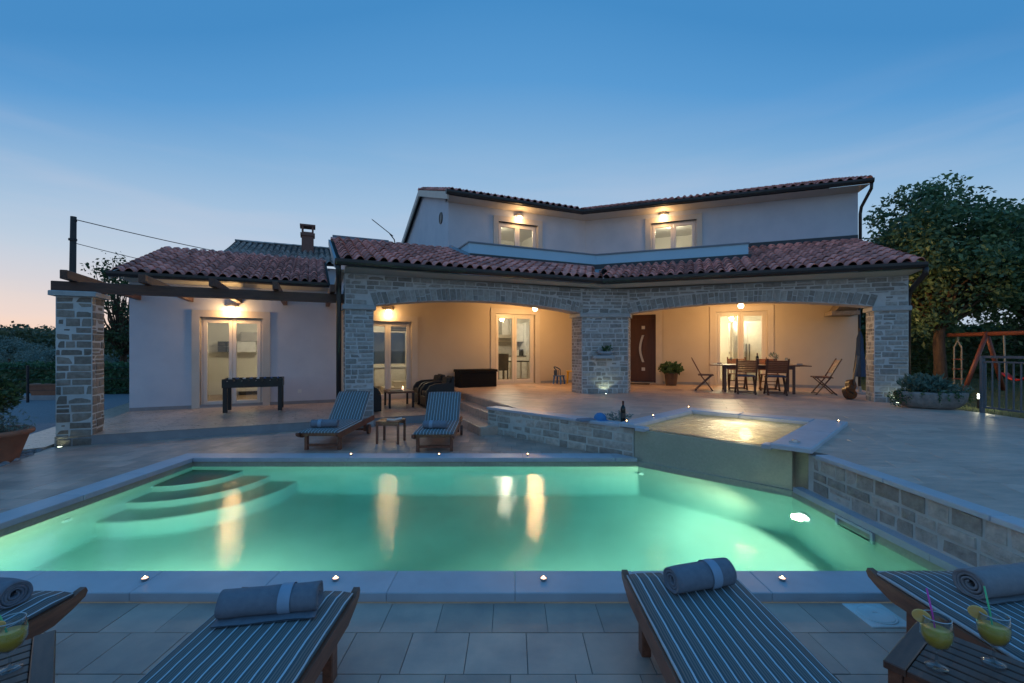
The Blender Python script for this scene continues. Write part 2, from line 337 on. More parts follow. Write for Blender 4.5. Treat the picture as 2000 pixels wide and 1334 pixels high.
# ------------------------------------------------------------------ helpers for pieces
T3 = R(-44)
def rot2(T, a, b): return (a * math.cos(T) - b * math.sin(T), a * math.sin(T) + b * math.cos(T))
def H3(t, s, z=0): return Vector((*rot2(T3, t, s), z))
RZ = lambda a: Matrix.Rotation(a, 4, 'Z')
FPX = 875.
def proj(p):
    return (1000 + FPX * p[0] / p[1], 682 - (p[2] - 1.66) * FPX / p[1]) if p[1] > .3 else (-9999, -9999)
def inframe(p, m=60):
    x, y = proj(p); return -m < x < 2000 + m and -m < y < 1334 + m
def world_child(o, root):
    o.parent = root; o.matrix_parent_inverse = Matrix.Translation(-root.location); return o
import bmesh
def tile_floor(polys, z, ang, size, off, stagger, m, name, parent, n_single, gap=.0035, lift=.005):
    """cut the plan polygons along the joints, one raised tile for each cell"""
    sx, sy = size; bm = bmesh.new(); ca, sa = math.cos(-ang), math.sin(-ang)
    for poly in polys: bm.faces.new([bm.verts.new((p[0] * ca - p[1] * sa, p[0] * sa + p[1] * ca, 0)) for p in poly])
    ys = [v.co.y for v in bm.verts]; xs = [v.co.x for v in bm.verts]; y0, y1, x0, x1 = min(ys), max(ys), min(xs), max(xs)
    k0 = math.floor((y0 - off[1]) / sy); k1 = math.ceil((y1 - off[1]) / sy)
    for k in range(k0, k1 + 1):
        bmesh.ops.bisect_plane(bm, geom=bm.verts[:] + bm.edges[:] + bm.faces[:], plane_co=(0, off[1] + k * sy, 0), plane_no=(0, 1, 0), dist=1e-5)
    rows = {}
    for f in bm.faces: rows.setdefault(math.floor((f.calc_center_median().y - off[1]) / sy), []).append(f)
    cells = []
    for k, fs in rows.items():
        ox = off[0] + (stagger[k % len(stagger)] if stagger else 0)
        b2 = bmesh.new()
        for f in fs: b2.faces.new([b2.verts.new(v.co) for v in f.verts])
        for j in range(math.floor((x0 - ox) / sx), math.ceil((x1 - ox) / sx) + 1):
            bmesh.ops.bisect_plane(b2, geom=b2.verts[:] + b2.edges[:] + b2.faces[:], plane_co=(ox + j * sx, 0, 0), plane_no=(1, 0, 0), dist=1e-5)
        for f in b2.faces:
            c = [(v.co.x, v.co.y) for v in f.verts]; a = f.calc_area()
            if a > .0008: cells.append((c, a))
        b2.free()
    bm.free()
    def inset(c):
        n = len(c); cx = sum(p[0] for p in c) / n; cyy = sum(p[1] for p in c) / n; out = []
        for i in range(n):
            p0 = Vector(c[i - 1]); p1 = Vector(c[i]); p2 = Vector(c[(i + 1) % n]); e1 = (p1 - p0); e2 = (p2 - p1)
            if e1.length < 1e-6 or e2.length < 1e-6: continue
            e1.normalize(); e2.normalize(); n1 = Vector((-e1.y, e1.x)); n2 = Vector((-e2.y, e2.x)); d = 1 + n1.dot(n2)
            if d < .2: out.append((p1.x, p1.y)); continue
            q = p1 + (n1 + n2) / d * (gap / 2)
            out.append((q.x, q.y))
        return out
    def order(c):
        a = sum(c[i - 1][0] * c[i][1] - c[i][0] * c[i - 1][1] for i in range(len(c))); return c if a > 0 else c[::-1]
    cells = [(order(c), a) for c, a in cells]
    def score(ca_):
        c, a = ca_; cx = sum(p[0] for p in c) / len(c); cyy = sum(p[1] for p in c) / len(c); w = rot2(ang, cx, cyy); P = (w[0], w[1], z)
        if not inframe(P, 90): return 0
        return a * (1.66 - z) / w[1] ** 3
    cells.sort(key=score, reverse=True)
    full = MB(); g = gap / 2; b = .002
    full.add([(g, g, -lift), (sx - g, g, -lift), (sx - g, sy - g, -lift), (g, sy - g, -lift), (g + b * .3, g + b * .3, -b * .6), (sx - g - b * .3, g + b * .3, -b * .6), (sx - g - b * .3, sy - g - b * .3, -b * .6), (g + b * .3, sy - g - b * .3, -b * .6),
              (g + b, g + b, 0), (sx - g - b, g + b, 0), (sx - g - b, sy - g - b, 0), (g + b, sy - g - b, 0)],
             [(0, 1, 5, 4), (1, 2, 6, 5), (2, 3, 7, 6), (3, 0, 4, 7), (4, 5, 9, 8), (5, 6, 10, 9), (6, 7, 11, 10), (7, 4, 8, 11), (8, 9, 10, 11)])
    fm = full.mesh('tile', m); rest = MB()
    for i, ca_ in enumerate(cells):
        c, a = ca_; single = i < n_single and score(ca_) > 0
        dz = rnd.uniform(-.0012, .0012)
        if single and abs(a - sx * sy) < 1e-4 and len(c) == 4:
            mx = min(p[0] for p in c); my = min(p[1] for p in c); w = rot2(ang, mx, my)
            link('tile', fm, parent, (w[0], w[1], z + dz), ang)
            continue
        q = inset(c)
        if len(q) < 3: continue
        t = MB() if single else rest
        t.prism(q, z - lift + dz, z + dz, RZ(ang))
        if single: t.build('tile', m, parent)
    if rest.v: tag(rest.build('tile_field', m, parent), kind='stuff')

def unit_stone(seed):
    r = random.Random(seed); j = lambda a: r.uniform(-a, a)
    vs = [(sx * .5, .5, sz * .5) for sx, sz in ((-1, -1), (1, -1), (1, 1), (-1, 1))]
    vs += [(sx * (.5 + j(.03)), -.12, sz * (.5 + j(.075))) for sx, sz in ((-1, -1), (1, -1), (1, 1), (-1, 1))]
    vs += [(sx * (.472 + j(.022)), -.42 + j(.12), sz * (.452 + j(.045))) for sx, sz in ((-1, -1), (1, -1), (1, 1), (-1, 1))]
    vs += [(j(.15), -.5 + j(.10), j(.12))]
    fs = [(0, 1, 5, 4), (1, 2, 6, 5), (2, 3, 7, 6), (3, 0, 4, 7), (4, 5, 9, 8), (5, 6, 10, 9), (6, 7, 11, 10), (7, 4, 8, 11), (8, 9, 12), (9, 10, 12), (10, 11, 12), (11, 8, 12)]
    return MB().add(vs, fs)
UNIT = [unit_stone(k) for k in range(10)]
class Stones:
    def __init__(s, m): s.e = []; s.m = m
    def cells(s, cells, T, off, proud=.009, d=.06, joint=.017):
        for a, z, w, h in cells:
            if w < .035 or h < .025: continue
            pr = proud + rnd.uniform(-.005, .006)
            x, y = rot2(T, a, off - pr + d / 2)
            s.e.append(((x, y, z), T, (w - joint, d, h - joint), 0.))
    def one(s, loc, T, sc, roll=0.): s.e.append((loc, T, sc, roll))
    def done(s, parent, n_single, name='stone'):
        ms = [u.mesh(name, s.m) for u in UNIT]
        s.e.sort(key=lambda e: (not inframe(e[0], 20), Vector(e[0]).length))
        rest = MB()
        for i, (loc, T, sc, roll) in enumerate(s.e):
            k = rnd.randrange(10)
            if i < n_single:
                o = link(name, ms[k], parent, loc, T, sc)
                if roll: o.rotation_euler = (Matrix.Rotation(T, 4, 'Z') @ Matrix.Rotation(roll, 4, 'Y')).to_euler()
            else:
                rest.add(UNIT[k].v, UNIT[k].f, Matrix.Translation(loc) @ RZ(T) @ Matrix.Rotation(roll, 4, 'Y') @ Matrix.Diagonal((*sc, 1)))
        if rest.v: tag(rest.build(name + '_field', s.m, parent), kind='stuff')
def courses(a0, a1, z0, z1, hr=(.085, .16), lr=(.14, .42), split=.16):
    out = []; z = z0
    while z < z1 - .02:
        h = rnd.uniform(*hr)
        if z1 - z - h < hr[0] * .7: h = z1 - z
        a = a0; first = True
        while a < a1 - .01:
            w = rnd.uniform(*lr) * (rnd.uniform(.45, .9) if first else 1); first = False
            if a1 - a - w < lr[0] * .7: w = a1 - a
            if rnd.random() < split and h > .11:
                q = rnd.uniform(.4, .6); out += [(a + w / 2, z + h * q / 2, w, h * q), (a + w / 2, z + h * (1 + q) / 2, w, h * (1 - q))]
            else: out.append((a + w / 2, z + h / 2, w, h))
            a += w
        z += h
    return out

# ------------------------------------------------------------------ the ground
A_ = (1.86, 6.62); B_ = (3.28, 5.249); PX0, PX1, PY0, PY1 = -4.72, 3.28, 3.22, 6.62
g = MB()
for x0, x1, y0, y1 in ((-900, -5.1, -300, 1500), (3.6, 900, -300, 1500), (-5.1, 3.6, -300, 2.85), (-5.1, 3.6, 7.0, 1500)):
    g.add([(x0, y0, -.09), (x1, y0, -.09), (x1, y1, -.09), (x0, y1, -.09)], [(0, 1, 2, 3)])
tag(g.build('ground', 'lawn'), kind='structure')
gy = MB(); gy.prism([(-34, -4), (-5.9, -4), *[tuple(H1(-4.06, v)[:2]) for v in (5.2, 22)], (-16, 21), (-36, 15.4)], -.088, -.03)
tag(gy.build('gravel_yard', 'gravel_ground'), kind='structure')
lw = MB(); lw.prism([(8.56, -6), (90, -6), (90, 60), (10.25, 60), (10.25, 13.35), (8.74, 9.72), (8.56, 9.6)], -.08, .44)
tag(lw.build('lawn', 'lawn'), kind='structure')

# deck round the pool
deck = MB()
fr = [(-7.5, -1.5), (3.36, -1.5), (3.36, 2.93), (-7.5, 2.93)]
lf = [(-5.74, 2.94), (-5.02, 2.94), (-5.02, 6.9), (-5.02, 8.62), tuple(H1(-4.05, 10.1)[:2])]
bk = [(-5.02, 6.9), (1.60, 6.9), (-.42, 8.87), tuple(H1(2.93, 8.05)[:2]), tuple(H1(2.93, 10.1)[:2]), (-5.02, 8.825)]
lf[3] = (-5.02, 8.825)
for p in (fr, lf, bk): deck.prism(p, -.085, -.0075)
deck_o = tag(deck.build('deck', 'grout'), kind='structure')
tile_floor([fr, lf, bk], 0, 0, (.33, .335), (.212, 2.624), [0, -.073, .11, .2], 'deck_tile', 'tile', deck_o, 290)

# left terrace, one step up, and the stairs
TLm = MB()
tl = [H1(-4.0, 10.1)[:2], H1(2.93, 10.1)[:2], H1(2.93, 13.6)[:2], H1(-4.0, 13.6)[:2]]
TLm.prism([tuple(p) for p in tl], -.08, TL - .0075)
tlo = tag(TLm.build('lower_terrace', 'riser'), kind='structure')
tile_floor([[tuple(H1(-4.0, 10.085)[:2]), tuple(H1(2.93, 10.085)[:2]), tuple(H1(2.93, 13.5)[:2]), tuple(H1(-4.0, 13.5)[:2])]], TL, T1, (.45, .45), (.1, 10.085), None, 'porch_tile', 'tile', tlo, 60)
pv = MB(); pv.prism([tuple(H1(-4.85, 9.6)[:2]), tuple(H1(-4.06, 9.95)[:2]), tuple(H1(-4.06, 20)[:2]), tuple(H1(-5.2, 20)[:2])], -.03, .035)
tag(pv.build('side_path', 'porch_tile'), kind='structure')
st = thing('stairs', 'three low tiled steps climbing to the upper terrace beside the stone wall', 'stairs', H1(3.1, 10))
for k, (u0, u1, v0, z0, z1) in enumerate(((2.935, 3.9, 8.07, -.08, TL), (3.36, 3.92, 8.62, TL + .001, .335), (3.64, 3.72, 8.3, .336, .492))):
    b = MB(); b.cbox(u0, u1, v0, 13.49, z0, z1, .012, RZ(T1)); world_child(b.build('step', 'porch_tile'), st)

# upper terrace
tw = lambda t, s: tuple(H3(t, s)[:2])
up = [tuple(H1(3.67, 13.55)[:2]), tuple(H1(3.67, 7.3)[:2]), tw(-3.5, 6.2), tw(-3.5, 8.4), tw(-1.1, 8.4), tw(-1.1, 6.02), (3.48, 4.96), (3.48, -2), (8.55, -2), (8.55, 9.62), (10.16, 13.15), (2.6, 15.98)]
um = MB(); um.prism(up, -.07, TU - .0075)
upo = tag(um.build('upper_terrace', 'grout'), kind='structure')
tile_floor([up], TU, T2, (.60, .30), (.1, .07), [0, .3], 'terrace_tile', 'tile', upo, 120, gap=.003, lift=.004)

# ------------------------------------------------------------------ pool
WZ = -.075
inner = [(PX0, PY0), (PX1, PY0), B_, A_, (PX0, PY1)]
outer = [(PX0 - .22, PY0 - .22), (PX1 + .06, PY0 - .22), (B_[0] + .06, B_[1] + .04), (A_[0] + .03, A_[1] + .15), (PX0 - .22, PY1 + .22)]
def ring(mb, a, b, z0, z1):
    n = len(a)
    for i in range(n):
        j = (i + 1) % n
        vs = [(*a[i], z0), (*a[j], z0), (*b[j], z0), (*b[i], z0), (*a[i], z1), (*a[j], z1), (*b[j], z1), (*b[i], z1)]
        mb.add(vs, [(4, 5, 6, 7), (1, 0, 4, 5)[::1], (2, 3, 7, 6)[::-1][::-1]])
    return mb
pool = MB(); pool.prism([(x, y) for x, y in outer], -1.5, -1.35)
pool_o = tag(pool.build('pool', 'pool_liner'), kind='structure')
ring(MB(), inner, outer, -1.36, WZ - .012).build('pool_wall', 'pool_liner', pool_o)
ring(MB(), inner, outer, WZ - .0118, .0).build('mosaic_band', 'mosaic', pool_o)
w = MB(); e = .012
wp = [(PX0 - e, PY0 - e), (PX1 + e, PY0 - e), (B_[0] + e, B_[1] + .006), (A_[0] + .006, A_[1] + e), (PX0 - e, PY1 + e)]
w.prism(wp, -1.355, WZ); w.build('water', 'pool_water', pool_o)
# rounded entry steps in the far left corner
for k, (r, zt) in enumerate(((.75, -.32), (1.15, -.58), (1.55, -.84))):
    pts = [(PX0, PY1)] + [(PX0 + r * math.cos(R(a)), PY1 + r * math.sin(R(a))) for a in range(-90, 1, 6)]
    MB().prism(pts, -1.351 + .002 * k, zt).build('entry_step', 'pool_liner', pool_o)
# coping slabs
def slab(x0, x1, y0, y1): MB().cbox(x0 + .0008, x1 - .0008, y0 + .002, y1 - .002, .001, .06, .005).build('coping_slab', 'coping', pool_o)
x = -5.02; cuts = [-5.02]
while x < 3.2: x += .845; cuts.append(min(x, 3.30))
cuts = [c - .03 for c in cuts]
for a, b in zip(cuts, cuts[1:]): slab(a, b, 2.94, 3.24)
y = 3.24
while y < 6.5: slab(-5.0, -4.70, y, min(y + .84, 6.60)); y += .84
x = -5.0
while x < 1.2: slab(x, min(x + .86, 1.52), 6.60, 6.89); x += .86
cs = MB(); cs.prism([(1.525, 6.602), (1.845, 6.602), (1.60, 6.885), (1.525, 6.885)], .001, .059); cs.build('coping_slab', 'coping', pool_o)
for k in range(4):
    y1 = 5.2 - k * .85; MB().box(3.262, 3.375, max(y1 - .847, 2.2), y1, .002, .06).build('coping_slab', 'coping', pool_o)
# underwater lamps, skimmer mouth, inlets, floor drain
def pool_light(loc, nrm, watts, size=150):
    nrm = Vector(nrm).normalized(); q = nrm.to_track_quat('Z', 'Y').to_matrix().to_4x4(); q.translation = Vector(loc)
    o = MB().lathe([(.125, .0), (.13, .012), (.105, .022), (.10, .014)], 28, q).build('pool_light', 'white_plastic')
    tag(o, 'round white underwater lamp glowing on the pool wall below the stone wall' if loc[0] > 3 else 'assumed unseen underwater lamp on the near pool wall towards its steps end' if loc[0] < -1 else 'unseen underwater lamp added in the near pool wall to brighten mid-pool', 'pool light')
    MB().lathe([(.074, .013), (.074, .02), (.04, .030), (.001, .032)], 28, q, ).build('lens', 'pool_lens', o, True)
    point('pool_lamp', Vector(loc) + nrm * .09, watts, (1., .83, .42), .05, size, nrm + Vector((0, 0, -.16)))
pool_light((3.279, 5.02, -.52), (-1, -.12, 0), 430)
pool_light((-2.9, 3.221, -.52), (-.35, 1, 0), 400)  # lamp assumed unseen in the near wall, for the bright left end
pool_light((.6, 3.221, -.52), (0, 1, 0), 260)  # added out of view to brighten the middle of the pool
sk = MB()
for a in ((4.05, 4.52, -.03, -.005), (4.05, 4.52, -.165, -.135), (4.05, 4.08, -.135, -.03), (4.49, 4.52, -.135, -.03)): sk.box(3.258, 3.28, a[0], a[1], a[2], a[3])
sko = sk.build('skimmer', 'white_plastic'); tag(sko, 'white framed rectangular skimmer mouth at the water line under the stone wall', 'skimmer')
for (x, y, z, n) in ((PX0 + .001, 5.9, -.35, (1, 0, 0)), (PX0 + .001, 4.75, -.35, (1, 0, 0)), (1.9, 6.57, -.40, (0, -1, 0))):
    q = Vector(n).to_track_quat('Z', 'Y').to_matrix().to_4x4(); q.translation = Vector((x, y, z))
    MB().lathe([(.055, 0), (.05, .012), (.02, .014), (.018, .004)], 16, q).build('inlet', 'white_plastic', pool_o)
MB().lathe([(.13, -1.349), (.125, -1.335), (.03, -1.33), (.001, -1.33)], 20, None, (1.6, 4.1, 0)).build('floor_drain', 'white_plastic', pool_o)

# ------------------------------------------------------------------ retaining walls
def cap_run(parent, T, a0, a1, s0, s1, z0, z1, L=.9):
    a = a0
    while a < a1 - .05:
        b = min(a + L, a1)
        if a1 - b < .3: b = a1
        q = MB(); q.cbox(a + .002, b - .002, s0, s1, z0, z1, .006, RZ(T)); world_child(q.build('cap_slab', 'coping'), parent); a = b
rw = thing('retaining_wall', 'low rubble stone wall rising from the steps to the hot tub', 'wall', H3(-5, 6.1))
c = MB(); c.box(-6.535, -3.345, 6.078, 6.32, -.02, .468, RZ(T3)); core = world_child(c.build('core', 'mortar_pool_lit'), rw)
s = Stones('stone_warm'); s.cells(courses(-6.53, -3.35, -.005, .465, (.09, .17), (.16, .44)), T3, 6.078)
s.cells(courses(-6.30, -6.08, -.005, .465, (.1, .17), (.12, .2)), T3 - R(90), -6.535)
s.done(core, 300)
cap_run(rw, T3, -6.555, -3.56, 6.05, 6.33, .469, .512)
rw2 = thing('retaining_wall', 'long rubble stone wall beside the pool under the open terrace', 'wall', (3.45, 2, 0))
c = MB(); c.prism([(3.375, -2), (3.47, -2), (3.47, 4.98), (3.375, 5.1)], -.02, .458); core = world_child(c.build('core', 'mortar_pool_lit'), rw2)
s = Stones('stone_warm'); s.cells(courses(-5.02, 1.6, .06, .456, (.085, .165), (.13, .34)), R(-90), 3.375); s.done(core, 300)
cap_run(rw2, R(-90), -4.93, 1.8, 3.335, 3.49, .459, .50)

# ------------------------------------------------------------------ hot tub
tub = thing('hot_tub', 'square raised hot tub with pale coping and churning lit water', 'hot tub', H3(-2.4, 7.2))
def tpart(name, m, *boxes, ch=0):
    b = MB()
    for q in boxes: (b.cbox(*q, ch, RZ(T3)) if ch else b.box(*q, RZ(T3)))
    return world_child(b.build(name, m), tub)
tpart('front_wall', 'mosaic', (-3.339, -1.372, 6.095, 6.255, -1.36, .458))
tpart('corner_pier', 'mosaic', (-1.371, -1.29, 6.085, 6.2, -.02, .46))
tpart('basin', 'mosaic', (-3.5, -3.28, 6.26, 8.4, -.4, .495), (-1.48, -1.12, 6.26, 8.4, -.4, .495), (-3.279, -1.481, 8.12, 8.4, -.4, .495), (-3.279, -1.481, 6.2551, 8.119, -.42, -.3))
for q in ((-3.55, -3.285, 5.985, 7.05), (-3.55, -3.285, 7.054, 8.12), (-3.55, -2.52, 8.124, 8.48), (-2.516, -1.485, 8.124, 8.48), (-1.481, -1.06, 7.20, 8.48), (-1.481, -1.06, 5.90, 7.196)):
    tpart('coping_slab', 'coping', (*q, .497, .556), ch=.014)
tpart('coping_step', 'coping', (-3.283, -3.13, 5.99, 6.16, .462, .515), ch=.01)
tpart('coping_step', 'coping', (-1.60, -1.483, 6.0, 6.17, .462, .515), ch=.01)
wm = MB(); N = 28
for j in range(N + 1):
    for i in range(N + 1):
        t = -3.285 + 1.81 * i / N; sv = 6.15 + 1.975 * j / N; p = H3(t, sv)
        wm.v.append((p.x, p.y, .472 + .009 * mnoise.noise(Vector((t * 6, sv * 6, 3))) * min(1, j / 5)))
wm.f = [(j * (N + 1) + i, j * (N + 1) + i + 1, (j + 1) * (N + 1) + i + 1, (j + 1) * (N + 1) + i) for j in range(N) for i in range(N)]
world_child(wm.build('water', 'tub_water', smooth=True), tub)
q = (-Vector((*rot2(T3, 0, 1), 0))).to_track_quat('Z', 'Y').to_matrix().to_4x4(); q.translation = H3(-2.4, 8.118, .24)
world_child(MB().lathe([(.10, 0), (.10, .015), (.05, .03), (.001, .032)], 24, q).build('lamp_lens', 'pool_lens', smooth=True), tub)
point('tub_lamp', H3(-2.35, 7.75, .16), 24, (1., .82, .50), .08)
point('tub_lamp', H3(-2.4, 7.0, -.1), 9, (1., .86, .6), .15)
b = MB().cbox(-1.33, -1.22, 6.10, 6.15, .557, .575, .004, RZ(T3)); b.lathe([(.03, .572), (.028, .59), (.001, .594)], 12, None, tuple(H3(-1.275, 6.13)))
tag(b.build('tub_control', 'steel'), 'small metal push button on the wide hot tub coping', 'switch')
# skimmer lid in the deck
sl = thing('access_cover', 'pale square access cover with a round lid set in the deck tiles', 'cover', (2.27, 2.79, 0))
MB().cbox(-.125, .125, -.125, .125, -.005, .008, .003).build('frame', 'white_plastic', sl)
MB().lathe([(.105, .0081), (.105, .012), (.098, .013), (.094, .010), (.09, .013), (.02, .014), (.018, .010), (.001, .010)], 28).build('lid', 'white_plastic', sl, False)
# ------------------------------------------------------------------ the villa
villa = thing('villa', 'two-storey plastered villa with stone arcade, tiled roofs and lit windows', 'house', (0, 0, 0))
VC, VR, VWALL, RWALL = 9.94, 12.11, 13.5, 15.79     # arcade and wall planes of the two wings
WT = .32
def V(name, m, mb, parent=None, smooth=False): return mb.build(name, m, parent or villa, smooth)
def hole_wall(mb, u0, u1, z0, z1, v, th, holes, T):
    """wall slab with rectangular openings, from blocks butted end to end"""
    us = sorted({u0, u1, *[h[0] for h in holes], *[h[1] for h in holes]})
    for a, b in zip(us, us[1:]):
        zs = z0
        for h in sorted([h for h in holes if h[0] <= a + 1e-6 and h[1] >= b - 1e-6], key=lambda h: h[2]):
            if h[2] > zs + 1e-4: mb.box(a, b, v, v + th, zs, h[2], RZ(T))
            zs = h[3]
        if zs < z1 - 1e-4: mb.box(a, b, v, v + th, zs, z1, RZ(T))
    return mb
# openings: (u0, u1, z0, z1)
D_WING = (-2.59, -1.20, TL + .02, 2.475); D_LOUNGE = (1.35, 2.72, TL + .02, 2.48); D_KITCH = (5.42, 6.86, TU + .02, 2.82)
W_UP1 = (5.52, 6.96, 3.75, 5.83); D_FRONT = (-2.05, -1.02, TU, 2.83); D_DINE = (.81, 2.27, TU + .02, 2.85); W_UP2 = (-1.19, .245, 3.75, 5.90)
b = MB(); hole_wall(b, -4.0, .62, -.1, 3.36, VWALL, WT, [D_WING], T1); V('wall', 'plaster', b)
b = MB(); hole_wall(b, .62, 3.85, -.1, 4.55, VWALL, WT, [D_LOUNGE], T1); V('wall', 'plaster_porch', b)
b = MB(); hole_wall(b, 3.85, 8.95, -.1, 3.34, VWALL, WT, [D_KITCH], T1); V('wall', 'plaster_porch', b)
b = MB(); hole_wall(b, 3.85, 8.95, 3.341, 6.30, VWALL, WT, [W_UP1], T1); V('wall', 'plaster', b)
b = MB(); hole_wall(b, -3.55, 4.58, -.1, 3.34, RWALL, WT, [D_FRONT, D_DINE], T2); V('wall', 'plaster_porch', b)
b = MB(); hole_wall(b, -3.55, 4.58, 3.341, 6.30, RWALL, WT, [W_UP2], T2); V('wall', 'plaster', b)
# gable and side walls
def gable(u, v0, v1, z0, ze, zr, T, th, m='plaster'):
    mb = MB(); vm = (v0 + v1) / 2
    prof = [(v0, z0), (v1, z0), (v1, ze), (vm, zr), (v0, ze)]
    vs = [(u, a, c) for a, c in prof] + [(u + th, a, c) for a, c in prof]
    mb.add(vs, [(0, 1, 2, 3, 4)[::-1], (5, 6, 7, 8, 9)] + [(i, (i + 1) % 5, 5 + (i + 1) % 5, 5 + i) for i in range(5)], RZ(T)); V('wall', m, mb)
gable(-4.0, VWALL + WT + .001, 20.45, -.1, 3.50, 4.60, T1, .3)
gable(3.85, VWALL + WT + .001, 20.4, 3.0, 6.46, 7.57, T1, .3)
gable(4.28, RWALL + WT + .001, 22.3, -.1, 6.42, 7.48, T2, .3)
b = MB(); b.box(-3.7, 3.8, 20.15, 20.45, -.1, 3.3, RZ(T1)); b.box(3.85, 11, 20.1, 20.4, -.1, 6.2, RZ(T1)); b.box(-4.5, 4.27, 22, 22.3, -.1, 6.2, RZ(T2)); V('wall', 'plaster', b)
b = MB(); b.box(-3.998, .6, VWALL - .018, VWALL - .002, TL, TL + .085, RZ(T1)); 
for a0, a1, z in ((.7, 1.14, TL), (2.93, 3.6, TL), (3.72, 5.2, TU), (7.08, 8.6, TU)): b.box(a0, a1, VWALL - .018, VWALL - .002, z, z + .085, RZ(T1))
for a0, a1 in ((-.8, .62), (2.46, 4.57)): b.box(a0, a1, RWALL - .018, RWALL - .002, TU, TU + .085, RZ(T2))
tag(V('skirting', 'riser', b), kind='stuff')

# doors and windows
def opening(name, o, T, v, leaves=2, sill=False, surround=True, blind=False):
    u0, u1, z0, z1 = o; f = V(name, 'pvc', MB())
    me = MB(); fw = .055; y0, y1 = v + .10, v + .17
    for q in ((u0, u0 + fw, z0, z1), (u1 - fw, u1, z0, z1), (u0 + fw, u1 - fw, z1 - fw, z1), (u0 + fw, u1 - fw, z0, z0 + fw)): me.box(q[0], q[1], y0, y1, q[2], q[3], RZ(T))
    me.build('frame', 'pvc', f)
    n = leaves; W = (u1 - u0 - 2 * fw) / n; sw = .085
    for i in range(n):
        a = u0 + fw + i * W; c = a + W; me = MB(); zb = z0 + fw; zt = z1 - fw
        for q in ((a + .002, a + sw, zb, zt), (c - sw, c - .002, zb, zt), (a + sw, c - sw, zt - sw, zt), (a + sw, c - sw, zb, zb + sw)): me.cbox(q[0], q[1], y0 - .018, y1 - .012, q[2], q[3], .006, RZ(T))
        if i == 0: me.box(c - .05, c - .03, y0 - .05, y0 - .018, z0 + .95 if z1 - z0 > 1.5 else z0 + .5, z0 + 1.08, RZ(T))
        s = me.build('sash', 'pvc', f)
        MB().box(a + sw - .01, c - sw + .01, y0 + .01, y0 + .022, zb + sw - .01, zt - sw + .01, RZ(T)).build('pane', 'pane_glass', f)
    if surround:
        sm = MB(); g = .17; pr = .035
        for q in ((u0 - g, u0, z0 - .02, z1), (u1, u1 + g, z0 - .02, z1), (u0 - g, u1 + g, z1, z1 + g)): sm.box(q[0], q[1], v - pr, v + .10, q[2], q[3], RZ(T))
        sm.build('surround', 'trim_stone', f)
    th = MB(); th.box(u0, u1, v - .02, v + .16, z0 - .045, z0 - .001, RZ(T)); th.build('threshold', 'trim_stone', f)
    return f
opening('glass_door', D_WING, T1, VWALL); dl = opening('glass_door', D_LOUNGE, T1, VWALL); opening('glass_door', D_KITCH, T1, VWALL)
opening('glass_door', D_DINE, T2, RWALL); opening('balcony_door', W_UP1, T1, VWALL); opening('balcony_door', W_UP2, T2, RWALL)
b = MB()
for k in range(3): b.box(2.09, 2.63, VWALL + .20, VWALL + .215, 2.20 + k * .062, 2.255 + k * .062, RZ(T1))
b.build('blind', 'towel_grey', dl)
# front door
fd = V('front_door', 'door_brown', MB().box(D_FRONT[0] + .06, D_FRONT[1] - .06, RWALL + .10, RWALL + .16, TU + .06, D_FRONT[3] - .14, RZ(T2)))
b = MB(); u0, u1, z0, z1 = D_FRONT
for q in ((u0, u0 + .06, z0 + .03, z1), (u1 - .06, u1, z0 + .03, z1), (u0 + .06, u1 - .06, z1 - .14, z1)): b.box(q[0], q[1], RWALL + .07, RWALL + .17, q[2], q[3], RZ(T2))
b.build('frame', 'door_brown', fd)
b = MB(); g = .2
for q in ((u0 - g, u0, z0, z1), (u1, u1 + g, z0, z1), (u0 - g, u1 + g, z1, z1 + .18)): b.box(q[0], q[1], RWALL - .035, RWALL + .07, q[2], q[3], RZ(T2))
b.box(u0, u1, RWALL - .02, RWALL + .16, z0 - .0, z0 + .03, RZ(T2)); b.build('surround', 'trim_stone', fd)
b = MB(); uh = -1.50; n = 14
pts = [(uh - .10 * math.sin(math.pi * k / n) + .06, RWALL + .06, 1.22 + .92 * k / n) for k in range(n + 1)]
for p, q in zip(pts, pts[1:]):
    b.add([(p[0] - .035, p[1], p[2]), (p[0] + .035, p[1], p[2]), (p[0] + .035, p[1] + .045, p[2]), (p[0] - .035, p[1] + .045, p[2]), (q[0] - .035, q[1], q[2]), (q[0] + .035, q[1], q[2]), (q[0] + .035, q[1] + .045, q[2]), (q[0] - .035, q[1] + .045, q[2])],
          [(0, 1, 5, 4), (1, 2, 6, 5), (2, 3, 7, 6), (3, 0, 4, 7)], RZ(T2))
b.build('handle', 'steel', fd)
for z in (.98, 2.40): MB().box(-1.49, -1.38, RWALL + .085, RWALL + .10, z - .055, z + .055, RZ(T2)).build('square_inlay', 'steel', fd)

